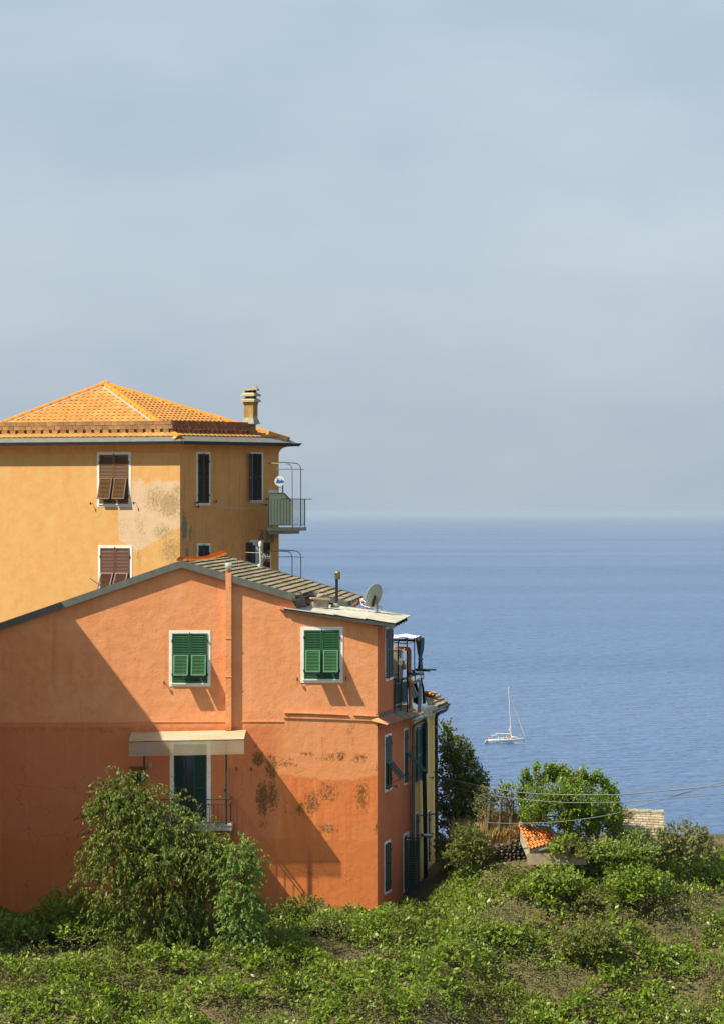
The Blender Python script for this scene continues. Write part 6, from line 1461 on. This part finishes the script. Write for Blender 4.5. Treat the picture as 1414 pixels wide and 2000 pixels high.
bush('small dry yellowish tuft growing on the beige slab roof ridge', [(1221, 1590, 6, 6, 140.6, .25)], leaf_mat('dry_tuft', (.24, .17, .05), (.36, .28, .09), .3), 40, .06, .02, 58, twig=.15)
W = W_all
# garden below the photograph's edge, so that the slope is planted

def undergrowth(seed, n, mats3):
    rnd = random.Random(seed); mbs = [MB() for _ in mats3]
    for i in range(n):
        X = rnd.uniform(-13.5, 14); d = rnd.uniform(117, 130.5)
        if X < .62 and d > 128.55: continue
        if X < 2.2 and d > 128.3: continue
        nz = mnoise.noise(Vector((X * .42, d * .6, 2.))) * .6 + mnoise.noise(Vector((X * 1.3, d * 1.5, 7.))) * .35
        bmp = max(0., nz + .25) * 1.7 * (1 if d < 127 else .55)
        z = HZ(X, d) + bmp * rnd.uniform(.35, 1.) ** .5 + .02
        py = 1000 + (EYE - z) / d * FOC
        if py < (1662 if X > 5.6 else 1690): continue
        pick = mnoise.noise(Vector((X * .35, d * .5, 15.))) + rnd.uniform(-.25, .25); k = 0 if pick < -.12 else (1 if pick < .16 else 2)
        mb = mbs[k]; p = Vector((X, d, z)); ax = (Vector((0, -.4, .8)) + rv(rnd) * .9).normalized()
        for j in range(6):
            ax2 = (ax * .6 + rv(rnd)).normalized(); leaf(mb, p + rv(rnd) * .09, ax2, (Vector((-.1, -.2, 1)) + rv(rnd) * .8).normalized(), rnd.uniform(.06, .14) * (1., 1.55, .7)[k], rnd.uniform(.018, .038) * (1., 1.5, .8)[k])
    return [wput('undergrowth', mb, m_, None, 'stuff') for mb, m_ in zip(mbs, mats3)]
undergrowth(4, 34000, (LF2, LF3, BUSHY))
rnd = random.Random(77)
for i, (x, y, d, s_, m_, lb) in enumerate(((905, 1760, 131.0, 34, LF3, 'rounded glossy green bush at the foot of the yellow house wall'), (1085, 1735, 126.8, 40, VINE, 'lime-green bush under the beige garden wall'), (1245, 1745, 126.4, 46, LF3, 'wide glossy green bush below the dark green tarpaulin'), (1330, 1665, 128.2, 52, BUSHY, 'pale olive bush at the far end of the beige slab roof'),
                                   (1150, 1860, 124, 48, LF2, 'dark dense bush halfway down the overgrown slope'), (960, 1850, 125, 42, VINE, 'lime-green bush at the corner of the salmon house'), (590, 1800, 126.5, 44, LF2, 'dark bush against the salmon house wall, nearest the house corner'), (130, 1800, 125, 55, LF3, 'glossy green bush beyond the fruit tree at the salmon house foot'))):
    bl_s = [(x, y - s_ * .4, s_, s_ * .62, d, .8), (x + s_ * .6, y - s_ * .25, s_ * .6, s_ * .45, d - .3, .6), (x - s_ * .6, y - s_ * .25, s_ * .6, s_ * .45, d + .2, .6)]
    bush(lb, bl_s, m_, 420, .10, .032, 100 + i, W((x), y, d), lpt=9)
